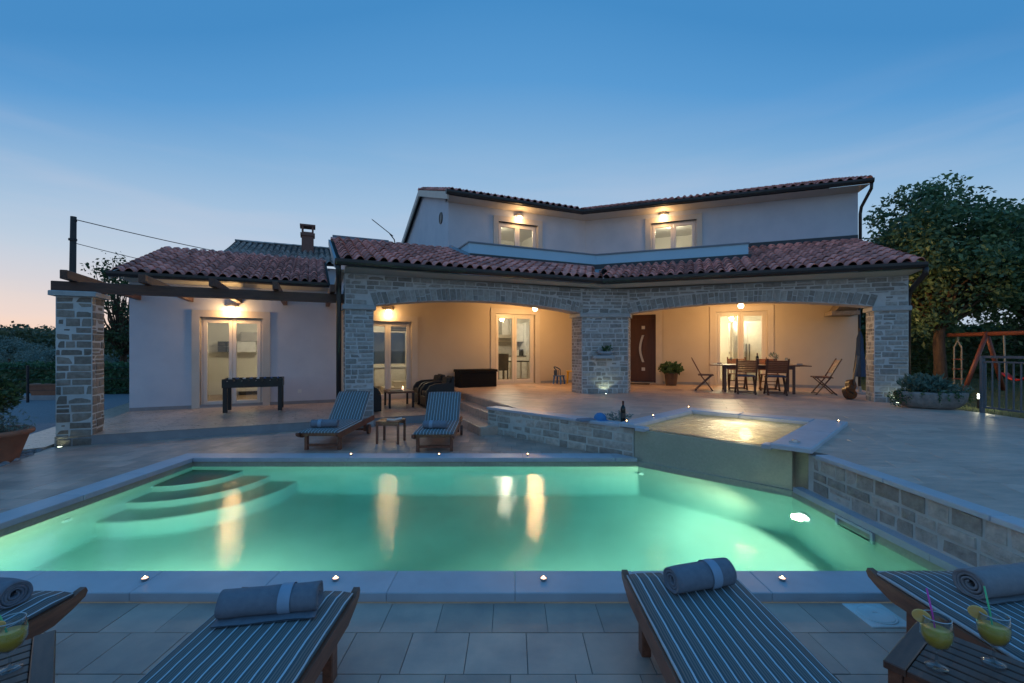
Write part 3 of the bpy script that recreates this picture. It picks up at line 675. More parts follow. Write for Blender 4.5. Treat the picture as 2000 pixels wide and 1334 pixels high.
# stone arcade -------------------------------------------------------
ZS, RISE, ZTOP, TH = 2.60, .20, 3.25, .50
arc = V('arcade', 'mortar', MB()); am = MB(); S = Stones('stone'); capm = []
def arch(T, v, a0, a1, e0, e1, cells_from):
    """spandrel over the opening a0..a1; the wall itself runs e0..e1"""
    um, hf = (a0 + a1) / 2, (a1 - a0) / 2
    sof = lambda a: ZS + RISE * (1 - ((a - um) / hf) ** 2) if a0 <= a <= a1 else ZS
    n = 30; xs = [a0 + (a1 - a0) * k / n for k in range(n + 1)]
    for p, q in zip(xs, xs[1:]):
        vs = [(p, v, sof(p)), (q, v, sof(q)), (q, v, ZTOP), (p, v, ZTOP), (p, v + TH, sof(p)), (q, v + TH, sof(q)), (q, v + TH, ZTOP), (p, v + TH, ZTOP)]
        am.add(vs, [(0, 1, 2, 3), (5, 4, 7, 6), (1, 0, 4, 5), (2, 6, 7, 3)], RZ(T))
    for p, q in ((e0, a0), (a1, e1)):
        if q - p > .01: am.box(p, q, v, v + TH, ZS, ZTOP, RZ(T))
    VH = .27
    a = a0 + .01
    while a < a1 - .03:      # voussoirs
        w = rnd.uniform(.085, .16); w = min(w, a1 - .01 - a); m = a + w / 2
        sl = math.atan(-2 * RISE * (m - um) / hf ** 2) * -1
        lean = -(m - um) / hf * .34
        parts = ((0, .5 + rnd.uniform(-.1, .1)),) if rnd.random() < .35 else ((0, 1),)
        if parts[0][1] < 1: parts = (parts[0], (parts[0][1], 1))
        for p0, p1 in parts:
            zc = sof(m) + VH * (p0 + p1) / 2; ac = m - lean * 0 + math.tan(-lean) * (VH * (p0 + p1) / 2 - .0)
            x, y = rot2(T, ac, v - .014 + .03 + rnd.uniform(-.005, .005)); S.one((x, y, zc), T, (w - .012, .06, VH * (p1 - p0) - .012), -lean)
        a += w
    top = []
    for (c, z, w, h) in courses(cells_from[0], cells_from[1], ZS, ZTOP - .005, (.075, .125), (.14, .40)):
        lo = z - h / 2; hi = z + h / 2
        ex = max((sof(q) + VH + .01) if a0 - .06 < q < a1 + .06 else 0 for q in (c - w / 2, c, c + w / 2))
        if ex > hi - .03: continue
        lo = max(lo, ex); top.append((c, (lo + hi) / 2, w, hi - lo))
    S.cells(top, T, v)
    # brick lining under the arch
C1 = H1(6.42, VC); u2c = -1.476
arch(T1, VC, 1.19, 6.42, .62, 6.42, (.62, 6.40)); arch(T2, VR, u2c, 3.81, u2c, 4.41, (u2c + .02, 4.41))
def column(T, v, a0, a1, z0, faces, hr=(.08, .15)):
    am.box(a0, a1, v, v + TH, z0, 2.50, RZ(T))
    S.cells(courses(a0, a1, z0, 2.50, hr, (.13, .36)), T, v)
    if 'L' in faces: S.cells(courses(-v - TH, -v, z0, 2.50, hr, (.12, .3)), T - R(90), a0)
    if 'R' in faces: S.cells(courses(v, v + TH, z0, 2.50, hr, (.12, .3)), T + R(90), -a1)
    c = MB(); c.cbox(a0 - .05, a1 + .05, v - .05, v + TH + .05, 2.501, 2.599, .012, RZ(T)); c.build('capital', 'capital_stone', arc)
column(T1, VC, .62, 1.19, -.05, 'L'); column(T2, VR, 3.81, 4.41, TU - .02, 'LR')
S.cells(courses(-VC - TH, -VC, 2.6, ZTOP - .01, (.08, .13), (.14, .3)), T1 - R(90), .62)
S.cells(courses(VR, VR + TH, 2.6, ZTOP - .01, (.08, .13), (.14, .3)), T2 + R(90), -4.41)
# the broad middle pier, its face squared to the courtyard
pc1, pc2 = H1(6.425, VC)[:2], H2(u2c - .005, VR)[:2]
pa = math.atan2(pc2[1] - pc1[1], pc2[0] - pc1[0]); plen = math.dist(pc1, pc2)
q1 = H1(6.425, VC + TH)[:2]; q2 = H2(u2c - .005, VR + TH)[:2]
am.prism([tuple(pc1), tuple(pc2), tuple(q2), tuple(q1)], TU - .05, ZTOP)
px, py = rot2(-pa, *pc1)
S.cells(courses(px, px + plen, TU - .01, 2.50, (.075, .15), (.12, .36)), pa, py); S.cells(courses(px, px + plen, 2.60, ZTOP - .005, (.08, .14), (.14, .38)), pa, py)
S.cells(courses(-VC - TH, -VC, TU - .01, 2.50, (.06, .11), (.10, .22)), T1 - R(90), 6.425)
S.cells(courses(VR, VR + TH, TU - .01, 2.50, (.07, .13), (.12, .26)), T2 + R(90), -(u2c - .005))
c = MB(); cpoly = [(pc1[0] - .05, pc1[1] - .05), (pc2[0] + .05, pc2[1] - .05), (q2[0] + .06, q2[1] + .05), (q1[0] - .06, q1[1] + .05)]; c.prism(cpoly, 2.501, 2.599); c.build('capital', 'capital_stone', arc)
arc.data = am.mesh('arcade', 'mortar'); S.done(arc, 300)
# corbel at the open side of the porch
b = MB(); b.prism([tuple(H2(3.75, 15.0)[:2]), tuple(H2(4.4, 15.0)[:2]), tuple(H2(4.4, 15.785)[:2]), tuple(H2(3.75, 15.785)[:2])], 2.62, 2.73); V('corbel', 'stone_pergola', b)
b = MB(); b.add([(3.85, 15.1, 2.731), (4.36, 15.1, 2.731), (4.36, 15.785, 2.731), (3.85, 15.785, 2.731), (4.15, 14.2, 3.27), (4.36, 14.2, 3.27), (4.36, 15.785, 3.27), (4.15, 15.785, 3.27)], [(0, 3, 2, 1), (4, 5, 6, 7), (0, 1, 5, 4), (1, 2, 6, 5), (2, 3, 7, 6), (3, 0, 4, 7)], RZ(T2)); V('side_arch', 'stone_pergola', b)
b = MB(); b.box(4.1, 4.38, VR + TH, 14.2, 2.95, 3.27, RZ(T2)); b.box(.64, .92, VC + TH, VWALL, 2.95, 3.27, RZ(T1)); V('side_beam', 'plaster', b)
# porch ceiling
b = MB(); b.prism([tuple(H1(.5, VC + .1)[:2]), tuple(H1(6.43, VC + .1)[:2]), tuple(H2(u2c, VR + .1)[:2]), tuple(H2(4.38, VR + .1)[:2]), tuple(H2(4.5, RWALL + .05)[:2]), tuple(H2(-3.35, RWALL + .05)[:2]), tuple(H1(.5, VWALL + .05)[:2])], 3.275, 3.335); V('ceiling', 'plaster_porch', b)

# roofs --------------------------------------------------------------
SL = .333; EZ = 3.42
def tile_unit():
    mb = MB(); n = 10; prof = []
    for k in range(n + 1):      # s-shaped clay tile: pan on one side, roll on the other
        t = k / n; x = -.115 + .235 * t
        z = .092 * max(0, math.sin(math.pi * (t - .26) / .74)) ** .75 if t > .26 else -.010 * math.sin(math.pi * t / .26)
        prof.append((x, z))
    L = .44; th = .016
    vs = [(x, 0, z + .030) for x, z in prof] + [(x * .94, L, z * .9) for x, z in prof] + [(x, .004, z + .030 - th) for x, z in prof]
    m = n + 1; fs = [(i, i + 1, m + i + 1, m + i) for i in range(n)] + [(2 * m + i, 2 * m + i + 1, i + 1, i) for i in range(n)]
    vs += [(prof[0][0], 0, -.0), (prof[0][0] * .94, L, -.02)]
    return mb.add(vs, fs)
TILE = tile_unit()
tiles = []      # (matrix, roof object)
PITCH = math.atan(SL)
def tile_run(roof, T, u0, u1, v0, v1, z0, keep, du=.23, dv=.36, back=False):
    nu = int((u1 - u0) / du); nv = int(math.ceil((v1 - v0) / (dv * math.cos(PITCH))))
    for j in range(nv):
        for i in range(nu + 1):
            u = u0 + (i + .5) * du; v = v0 + j * dv * math.cos(PITCH)
            if u > u1 + .02 or not keep(u, v): continue
            x, y = rot2(T, u, v)
            Mx = Matrix.Translation((x + rnd.uniform(-.004, .004), y, z0 + (v - v0) * SL + rnd.uniform(-.003, .004))) @ RZ(T + rnd.uniform(-.02, .02)) @ Matrix.Rotation(PITCH + rnd.uniform(-.012, .012), 4, 'X')
            tiles.append((Mx, roof))
def slab_roof(mb, poly, T, zf, th=.06):
    mb.prism(poly, lambda a, b: zf(a, b) - th, zf, RZ(T)); return mb
valley = lambda X, Y: X - (2.30 + (Y - 11.42) * .118)
zC = lambda u, v: EZ - .03 + (v - 9.5) * SL
zR = lambda u, v: EZ - .03 + (v - 11.66) * SL
# lean-to over the arcade, both wings
rf = MB(); vA = VC + 1.56   # balcony parapet plane
slab_roof(rf, [(.45, 9.48), (3.84, 9.48), (3.84, 13.2), (.45, 13.2)], T1, zC)
slab_roof(rf, [(3.841, 9.48), (6.83, 9.48), (7.9, vA + .02), (3.841, vA + .02)], T1, zC)
slab_roof(rf, [(-1.9, 11.64), (1.52, 11.64), (1.52, 13.75), (-2.55, 13.75)], T2, zR)
slab_roof(rf, [(1.521, 11.64), (4.46, 11.64), (4.56, RWALL - .002), (1.521, RWALL - .002)], T2, zR)
roof_low = V('roof', 'roof_base', rf)
def keepC(u, v):
    p = H1(u, v)
    if valley(p.x + .05, p.y) > 0: return False
    return v < 12.95 if u < 3.75 else v < vA - .22
def keepR(u, v):
    p = H2(u, v)
    if valley(p.x - .1, p.y) < 0: return False
    return v < 13.5 if u < 1.58 else v < RWALL - .12
tile_run(roof_low, T1, .50, 7.9, 9.43, 13.1, EZ, keepC); tile_run(roof_low, T2, -2.4, 4.48, 11.59, RWALL, EZ, keepR)
# wing roof
zW = lambda u, v: EZ - .03 + (v - 13.1) * SL
rf = MB(); slab_roof(rf, [(-4.2, 13.08), (.44, 13.08), (.44, 17), (-4.2, 17)], T1, zW); slab_roof(rf, [(-4.2, 17.001), (.44, 17.001), (.44, 21), (-4.2, 21)], T1, lambda u, v: zW(u, 34 - v))
roof_wing = V('roof', 'roof_base', rf); tile_run(roof_wing, T1, -4.24, .40, 13.03, 16.95, EZ, lambda u, v: v < 16.8)
# upper roofs
ZE2 = 6.38
zU = lambda u, v: ZE2 - .03 + (v - 13.02) * SL; zU2 = lambda u, v: ZE2 - .03 + (v - 15.31) * SL
rf = MB(); slab_roof(rf, [(3.72, 13.0), (8.35, 13.0), (10.0, 16.95), (3.72, 16.95)], T1, zU); slab_roof(rf, [(3.72, 16.951), (10, 16.951), (10, 20.9), (3.72, 20.9)], T1, lambda u, v: zU(u, 33.9 - v))
slab_roof(rf, [(-3.0, 15.29), (4.73, 15.29), (4.73, 19.05), (-4.8, 19.05)], T2, zU2); slab_roof(rf, [(-4.8, 19.051), (4.73, 19.051), (4.73, 22.8), (-4.8, 22.8)], T2, lambda u, v: zU2(u, 38.1 - v))
roof_up = V('roof', 'roof_base', rf)
val2 = lambda X, Y: X - (2.42 + (Y - 15.4) * .1)
tile_run(roof_up, T1, 3.66, 9.6, 12.96, 16.9, ZE2, lambda u, v: val2(H1(u, v).x + .05, H1(u, v).y) < 0 and v < 16.75)
tile_run(roof_up, T2, -4.2, 4.75, 15.25, 19.0, ZE2, lambda u, v: val2(H2(u, v).x - .08, H2(u, v).y) > 0 and v < 18.85)
# roof of the rear building with its chimney
rf = MB(); zB = lambda u, v: 5.06 + (v - 19.5) * .36
slab_roof(rf, [(-3.2, 19.5), (3.8, 19.5), (3.8, 23.6), (-3.2, 23.6)], T1, zB)
roof_back = V('rear_roof', 'roof_base', rf)
nt0 = len(tiles); tile_run(roof_back, T1, -3.2, 3.8, 19.45, 23.5, 5.09, lambda u, v: True); back_tiles = tiles[nt0:]; del tiles[nt0:]
# the tiles nearest the camera each an object, the others one field on each roof
tm = TILE.mesh('roof_tile', 'roof_tile'); tm.polygons.foreach_set('use_smooth', [p.index < 10 for p in tm.polygons])
tiles.sort(key=lambda e: (not inframe(e[0].translation, 10), e[0].translation.length))
fields = {}
for i, (Mx, roof) in enumerate(tiles):
    if i < 300:
        o = bpy.data.objects.new('tile', tm); col.objects.link(o); o.parent = roof; o.matrix_local = Mx
    else: fields.setdefault(roof.name, (roof, MB()))[1].add(TILE.v, TILE.f, Mx)
for roof, mb in fields.values(): tag(mb.build('tile_field', 'roof_tile', roof, True), kind='stuff')
mb = MB()
for Mx, r_ in back_tiles: mb.add(TILE.v, TILE.f, Mx)
tag(mb.build('tile_field', 'roof_tile_old', roof_back, True), kind='stuff')
def ridge(roof, T, u0, u1, v, z, m='roof_tile'):
    n = int((u1 - u0) / .38)
    for k in range(n):
        a = u0 + (u1 - u0) * k / n; L = (u1 - u0) / n + .04; b = MB(); vs = []; 
        for x, r in ((a, .105), (a + L, .09)):
            vs += [(x, v + r * math.cos(math.pi * i / 6), z + r * .8 * math.sin(math.pi * i / 6)) for i in range(7)]
        b.add(vs, [(i, i + 1, 8 + i, 7 + i) for i in range(6)] + [(0, 1, 2, 3, 4, 5, 6)], RZ(T)); b.build('ridge_tile', m, roof)
ridge(roof_wing, T1, -4.25, .40, 17.0, zW(0, 17) + .03); ridge(roof_low, T1, .45, 3.7, 13.15, zC(0, 13.15) + .03)
ridge(roof_up, T2, -3.2, 4.73, 19.05, zU2(0, 19.05) + .03); ridge(roof_up, T1, 3.66, 9.4, 16.95, zU(0, 16.95) + .03); ridge(roof_back, T1, -3.2, 3.8, 23.6, zB(0, 23.6) + .02, 'roof_tile_old')
# ridge flashing plate and the verge trim
b = MB(); b.box(.5, 2.0, 13.2, 13.24, zC(0, 13.2) + .05, zC(0, 13.2) + .17, RZ(T1)); V('ridge_plate', 'zinc', b)
def verge(u, v0, v1, zf, T, m='trim_stone', w=.05, h=.12):
    b = MB(); vs = []
    for v in (v0, v1):
        z = zf(u, v); vs += [(u - w / 2, v, z - h), (u + w / 2, v, z - h), (u + w / 2, v, z + .03), (u - w / 2, v, z + .03)]
    b.add(vs, [(0, 1, 2, 3)[::-1], (4, 5, 6, 7), (0, 1, 5, 4), (1, 2, 6, 5), (2, 3, 7, 6), (3, 0, 4, 7)], RZ(T)); V('verge_board', m, b)
verge(.42, 9.48, 13.2, zC, T1, 'zinc'); verge(3.69, 12.98, 16.95, zU, T1, 'trim_stone', .05, .2); verge(3.69, 16.95, 20.9, lambda u, v: zU(u, 33.9 - v), T1, 'trim_stone', .05, .2)
verge(-4.23, 13.08, 17, zW, T1); verge(4.50, 11.64, RWALL, zR, T2, 'gutter', .03, .05)
b = MB(); b.add([(.66, VC + .02, 3.2), (.66, 13.45, 3.2), (.66, 13.2, zC(0, 13.2) - .07), (.66, VC + .02, zC(0, VC) - .07), (.9, VC + .02, 3.2), (.9, 13.45, 3.2), (.9, 13.2, zC(0, 13.2) - .07), (.9, VC + .02, zC(0, VC) - .07)], [(3, 2, 1, 0), (4, 5, 6, 7), (0, 1, 5, 4), (1, 2, 6, 5), (2, 3, 7, 6), (3, 0, 4, 7)], RZ(T1)); V('wall', 'plaster', b)
# gutters, cornices, downpipes
def gutter(pts, T=None, r=.066):
    pts = [Vector(p) for p in pts]
    b = MB(); prof = [(-r, r * .9), (-r * 1.02, 0), (-r * .75, -r * .7), (0, -r), (r * .75, -r * .7), (r * 1.02, 0), (r, r * .9)]
    vs = []
    for i, p in enumerate(pts):
        d0 = (pts[i] - pts[i - 1]).normalized() if i else None; d1 = (pts[i + 1] - pts[i]).normalized() if i < len(pts) - 1 else None
        d = ((d0 or d1) + (d1 or d0)).normalized(); nn = Vector((-d.y, d.x, 0)); k = 1 / max(.5, nn.dot(Vector((-(d1 or d0).y, (d1 or d0).x, 0))))
        vs += [tuple(p + nn * (a * k) + Vector((0, 0, c))) for a, c in prof]
    n = 7; fs = []
    for i in range(len(pts) - 1):
        for k in range(n - 1): fs.append((i * n + k, i * n + k + 1, (i + 1) * n + k + 1, (i + 1) * n + k))
    fs += [tuple(range(n)), tuple(range((len(pts) - 1) * n, len(pts) * n))]
    b.add(vs, fs); return V('gutter', 'gutter', b)
gC, gR = 9.43, 11.59
cor = Vector((2.29, 11.35, 0))
gutter([H1(.40, gC, EZ - .04), (cor.x, cor.y, EZ - .04), H2(4.52, gR, EZ - .04)])
gutter([H1(-4.26, 13.02, EZ - .04), H1(.36, 13.02, EZ - .04)])
cu = Vector((2.40, 15.29, 0))
gutter([H1(3.62, 12.94, ZE2 - .04), (cu.x, cu.y, ZE2 - .04), H2(4.78, 15.23, ZE2 - .04)])
def cornice(ptsF, ptsB, z0, z1, m='cornice_paint'):
    b = MB(); n = len(ptsF)
    for i in range(n - 1):
        f0, f1, b0, b1 = ptsF[i], ptsF[i + 1], ptsB[i], ptsB[i + 1]
        b.add([(f0[0], f0[1], z0 + .05), (f1[0], f1[1], z0 + .05), (b1[0], b1[1], z0), (b0[0], b0[1], z0), (f0[0], f0[1], z1), (f1[0], f1[1], z1), (b1[0], b1[1], z1), (b0[0], b0[1], z1)], [(0, 3, 2, 1), (4, 5, 6, 7), (0, 1, 5, 4), (2, 3, 7, 6)] + ([(3, 0, 4, 7)] if i == 0 else []) + ([(1, 2, 6, 5)] if i == n - 2 else []))
    V('cornice', m, b)
ccF = cor + Vector((.0, .10, 0)); ccB = Vector((2.46, 11.86, 0))
cornice([H1(.60, 9.52), ccF, H2(4.50, 11.68)], [H1(.60, VC + .03), Vector((2.42, 11.72, 0)), H2(4.42, VR + .03)], ZTOP + .001, EZ - .10)
cornice([H1(-4.1, 13.1), H1(.38, 13.1)], [H1(-4.0, VWALL + .05), H1(.62, VWALL + .05)], 3.27, EZ - .10)
cornice([H1(3.70, 13.02), cu + Vector((.02, .08, 0)), H2(4.72, 15.31)], [H1(3.84, VWALL + .05), Vector((2.60, 15.99, 0)), H2(4.6, RWALL + .05)], 6.22, ZE2 - .10, 'trim_stone')
def pipe(pts, r=.042): V('downpipe', 'gutter', MB().tube(pts, r, 10), None, True)
pipe([H1(.46, gC + .02, EZ - .08), H1(.47, gC + .05, EZ - .25), H1(.50, VC + .05, 3.0), H1(.50, VC + .06, 2.8), H1(.50, VC + .06, 0.0)], .052)
pipe([H2(4.50, gR, EZ - .08), H2(4.50, gR + .02, EZ - .22), H2(4.50, VR + .2, 2.92), H2(4.49, VR + .24, 2.75), H2(4.49, VR + .24, .44)], .05)
pipe([H2(4.74, 15.25, ZE2 - .08), H2(4.74, 15.28, ZE2 - .24), H2(4.66, 15.78, 5.78), H2(4.65, 15.84, 5.6), H2(4.65, 15.84, 3.0)], .042)
pipe([H2(4.64, RWALL + .1, 3.3), H2(4.64, RWALL + .1, .44)], .04)
# balcony parapet
def wallrun(name, m, a, b, z0, z1, th, side=1):
    a = Vector(a); b = Vector(b); d = (b - a).normalized(); nn = Vector((-d.y, d.x, 0)) * th * side
    return MB().prism([tuple(a[:2]), tuple(b[:2]), tuple((b + nn)[:2]), tuple((a + nn)[:2])] if side > 0 else [tuple((a + nn)[:2]), tuple((b + nn)[:2]), tuple(b[:2]), tuple(a[:2])], z0, z1)
pcor = Vector((2.57, 13.73, 0)); pl = H1(3.85, vA); pr_ = H2(1.52, 13.72)
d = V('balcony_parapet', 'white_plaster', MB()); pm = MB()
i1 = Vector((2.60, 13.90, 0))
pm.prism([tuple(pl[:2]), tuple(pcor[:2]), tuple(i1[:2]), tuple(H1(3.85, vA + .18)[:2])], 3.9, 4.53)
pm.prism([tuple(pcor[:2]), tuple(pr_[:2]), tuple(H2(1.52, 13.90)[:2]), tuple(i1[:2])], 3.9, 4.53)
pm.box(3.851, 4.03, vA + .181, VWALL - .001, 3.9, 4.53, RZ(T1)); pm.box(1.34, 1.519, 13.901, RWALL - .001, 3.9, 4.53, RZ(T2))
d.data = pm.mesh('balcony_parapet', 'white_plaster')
cp = MB(); o_ = .03
cp.prism([tuple(H1(3.82, vA - o_)[:2]), tuple((pcor + Vector((-.01, -o_, 0)))[:2]), tuple((i1 + Vector((0, .03, 0)))[:2]), tuple(H1(3.82, vA + .21)[:2])], 4.531, 4.57)
cp.prism([tuple((pcor + Vector((-.01, -o_, 0)))[:2]), tuple(H2(1.55, 13.72 - o_)[:2]), tuple(H2(1.55, 13.93)[:2]), tuple((i1 + Vector((0, .03, 0)))[:2])], 4.531, 4.57)
cp.box(3.82, 4.06, vA + .212, VWALL - .001, 4.531, 4.57, RZ(T1)); cp.box(1.31, 1.55, 13.932, RWALL - .001, 4.531, 4.57, RZ(T2))
cp.build('cap', 'zinc', d)
fl = MB()
for a, b, T in ((H1(3.80, vA - .02), pcor + Vector((-.01, -.02, 0)), T1), (pcor + Vector((-.01, -.02, 0)), H2(1.6, 13.70), T2)):
    zz = 4.19
    fl.add([(a.x, a.y, zz - .08), (b.x, b.y, zz - .08), (b.x, b.y, zz + .06), (a.x, a.y, zz + .06), *[tuple(q + Vector((*rot2(T, 0, .015), 0))) for q in (Vector((a.x, a.y, zz - .08)), Vector((b.x, b.y, zz - .08)), Vector((b.x, b.y, zz + .06)), Vector((a.x, a.y, zz + .06)))]], [(0, 1, 2, 3), (4, 7, 6, 5), (3, 2, 6, 7)])
fl.add([(*H2(1.56, RWALL - .02)[:2], 4.80), (*H2(4.58, RWALL - .02)[:2], 4.80), (*H2(4.58, RWALL - .02)[:2], 4.98), (*H2(1.56, RWALL - .02)[:2], 4.98), (*H2(1.56, RWALL - .001)[:2], 4.98), (*H2(4.58, RWALL - .001)[:2], 4.98)], [(0, 1, 2, 3), (3, 2, 5, 4)])
fl.build('flashing', 'flashing', d)
# stepped lead along the left side of the balcony
b = MB(); vs = []
for v in (vA - .1, 13.2): vs += [(3.72, v, zC(0, v) + .06), (3.849, v, zC(0, v) + .06), (3.849, v, zC(0, v) + .20), (3.80, v, zC(0, v) + .20)]
b.add(vs, [(3, 2, 1, 0), (4, 5, 6, 7), (0, 1, 5, 4), (1, 2, 6, 5), (2, 3, 7, 6), (3, 0, 4, 7)], RZ(T1)); V('side_flashing', 'zinc', b)
b = MB(); b.prism([tuple(H1(4.03, vA + .18)[:2]), tuple((i1 + Vector((0, .01, 0)))[:2]), tuple(H2(1.34, 13.9)[:2]), tuple(H2(1.34, RWALL)[:2]), tuple(H2(-3.3, RWALL)[:2]), tuple(H1(4.03, VWALL)[:2])], 3.5, 3.7); V('balcony_floor', 'terrace_tile', b)
# gable vent, tv aerial, chimney
q = (-Vector((*rot2(T1, 1, 0), 0))).to_track_quat('Z', 'Y').to_matrix().to_4x4(); q.translation = H1(3.848, 14.35, 5.95)
V('gable_vent', 'gutter', MB().lathe([(.19, 0), (.19, .03), (.15, .035), (.14, .02), (.001, .02)], 24, q))
ae = thing('tv_aerial', 'thin dark television aerial leaning from the gable roof edge', 'aerial', H1(3.4, 20.2, 6.0))
b = MB(); b.tube([H1(3.4, 20.2, 6.0), H1(3.3, 20.2, 6.5), H1(3.1, 20.2, 6.75)], .025, 6); world_child(b.build('mast', 'black_metal'), ae)
b = MB(); p0 = H1(3.25, 20.2, 6.65); p1 = H1(2.35, 20.1, 7.25); b.tube([p0, p1], .018, 6)
for k in range(7):
    c = p0.lerp(p1, .15 + .14 * k); dv = Vector((*rot2(T1, .25, .9), .12)).normalized() * .22; b.tube([c - dv, c + dv], .008, 5)
world_child(b.build('boom', 'black_metal'), ae)
ch = V('chimney', 'chimney_brick', MB().box(-.45, .05, 22.2, 22.7, 4.6, 6.95, RZ(T1)))
b = MB()
for a in ((-.45, -.37, 22.2, 22.28), (-.03, .05, 22.2, 22.28), (-.45, -.37, 22.62, 22.7), (-.03, .05, 22.62, 22.7)): b.box(*a, 6.951, 7.2, RZ(T1))
b.box(-.52, .12, 22.13, 22.77, 7.201, 7.28, RZ(T1)); b.box(-.5, .1, 22.15, 22.75, 6.78, 6.9, RZ(T1)); b.build('cap', 'chimney_brick', ch)
b = MB(); b.box(-3, 3.6, 19.9, 23.4, -.1, 4.98, RZ(T1)); V('rear_wall', 'plaster', b)
# wall sockets
for T, a, v, z in ((T1, -.32, VWALL, .52), (T1, 3.2, VWALL, .6)):
    b = MB(); b.cbox(a - .045, a + .045, v - .012, v, z - .045, z + .045, .004, RZ(T)); tag(V('socket', 'white_plastic', b), None)

# rooms behind the glass ---------------------------------------------
def room(T, u0, u1, v0, v1, z0, z1, lamp, watts, back_hole=None, floor='room_floor', lampc=(1., .84, .60)):
    mb = MB()
    if back_hole: hole_wall(mb, u0, u1, z0, z1, v1, .1, [back_hole], T)
    else: mb.box(u0, u1, v1, v1 + .1, z0, z1, RZ(T))
    mb.box(u0 - .1, u0, v0, v1 + .1, z0, z1, RZ(T)); mb.box(u1, u1 + .1, v0, v1 + .1, z0, z1, RZ(T)); mb.box(u0 - .1, u1 + .1, v0, v1 + .1, z1, z1 + .08, RZ(T))
    r = V('room', 'room_wall', mb)
    MB().box(u0, u1, v0 - .1, v1, z0 - .06, z0 + .0, RZ(T)).build('floor', floor, r)
    p = rot2(T, *lamp); lz = z1 - .01
    MB().lathe([(.15, lz - .05), (.16, lz - .02), (.16, lz)], 20, None, (p[0], p[1], 0)).build('assumed_ceiling_lamp', 'room_lamp', r)  # ceiling fittings are assumed, to light the rooms behind the windows
    point('room_light', (p[0], p[1], z1 - .22), watts, lampc, .12)
RV = VWALL + WT + .002; RV2 = RWALL + WT + .002
room(T1, -3.65, .5, RV, 17.3, TL, 2.75, (-1.4, 15.4), 48)
room(T1, .75, 4.3, RV, 17.3, TL, 2.8, (2.3, 15.4), 60, (2.0, 3.3, 1.05, 2.35))
room(T1, 4.55, 9.2, RV, 17.0, TU, 3.0, (6.6, 15.4), 95)
room(T2, -.6, 4.1, RV2, 19.0, TU, 3.0, (1.2, 17.2), 170, None, 'room_floor', (1., .80, .50))
room(T1, 4.3, 8.0, RV, 17.0, 3.72, 6.15, (6.0, 15.2), 45, None, 'room_floor', (1., .86, .62))
room(T2, -2.6, 1.2, RV2, 19.0, 3.72, 6.15, (-.6, 17.2), 45, None, 'room_floor', (1., .86, .62))
def cab(name, label, cat, T, parts, m0='white_lacquer'):
    u = sum(p[1] + p[2] for p in parts) / 2 / len(parts); v = sum(p[3] + p[4] for p in parts) / 2 / len(parts)
    th = thing(name, label, cat, (*rot2(T, u, v), min(p[5] for p in parts)))
    for nm, a, b, c, d_, e, f, *mm in parts:
        q = MB(); q.box(a, b, c, d_, e, f, RZ(T)); world_child(q.build(nm, mm[0] if mm else m0), th)
    return th
cab('wall_cabinet', 'grey and white wall cabinets hanging in the room behind the football table', 'cabinet', T1,
    [('long_unit', -2.15, -1.25, 16.95, 17.29, 1.92, 2.22, 'grey_lacquer'), ('white_unit', -2.3, -1.72, 16.98, 17.29, 1.56, 1.91)] +
    [('open_box', -2.78 + .24 * i, -2.56 + .24 * i, 16.98, 17.29, 1.57 + .175 * j, 1.735 + .175 * j, 'dark_lacquer') for i in range(2) for j in range(2)])
cab('media_bench', 'low pale media bench on the floor under the grey wall cabinets', 'bench', T1, [('body', -2.3, -.9, 16.85, 17.28, TL + .12, TL + .42), ('plinth', -2.2, -1., 16.9, 17.25, TL, TL + .119, 'dark_lacquer')])
wn = MB()
for q in ((2.0, 2.06, 1.05, 2.35), (3.24, 3.3, 1.05, 2.35), (2.06, 3.24, 2.29, 2.35), (2.06, 3.24, 1.05, 1.11), (2.60, 2.70, 1.11, 2.29)): wn.box(q[0], q[1], 17.31, 17.37, q[2], q[3], RZ(T1))
wo_ = V('rear_window', 'pvc', wn); MB().box(2.06, 3.24, 17.335, 17.345, 1.11, 2.29, RZ(T1)).build('pane', 'pane_glass', wo_)
cab('radiator', 'white panel radiator under the rear window of the lounge', 'radiator', T1, [('panel', 2.1, 3.2, 17.2, 17.29, TL + .12, .95), ('shelf', 2.0, 3.3, 17.12, 17.295, .98, 1.02)])
cab('inner_steps', 'pale stone steps inside the lounge below its rear window', 'stairs', T1, [('tread', 2.2, 3.9, 15.6, 16.4, TL, TL + .18, 'trim_stone'), ('tread', 2.6, 3.9, 15.85, 16.39, TL + .181, TL + .36, 'trim_stone')])
cab('fireplace', 'stone corner fireplace with a stepped mantel inside the lounge', 'fireplace', T1, [('hood', .9, 1.55, 16.6, 17.29, 1.75, 2.75, 'trim_stone'), ('mantel', .85, 1.72, 16.5, 17.28, 1.62, 1.749, 'stone_warm'), ('bracket', .9, 1.62, 16.6, 17.28, 1.45, 1.619, 'stone_warm'), ('hearth', .9, 1.6, 16.6, 17.29, TL, .6, 'trim_stone')])
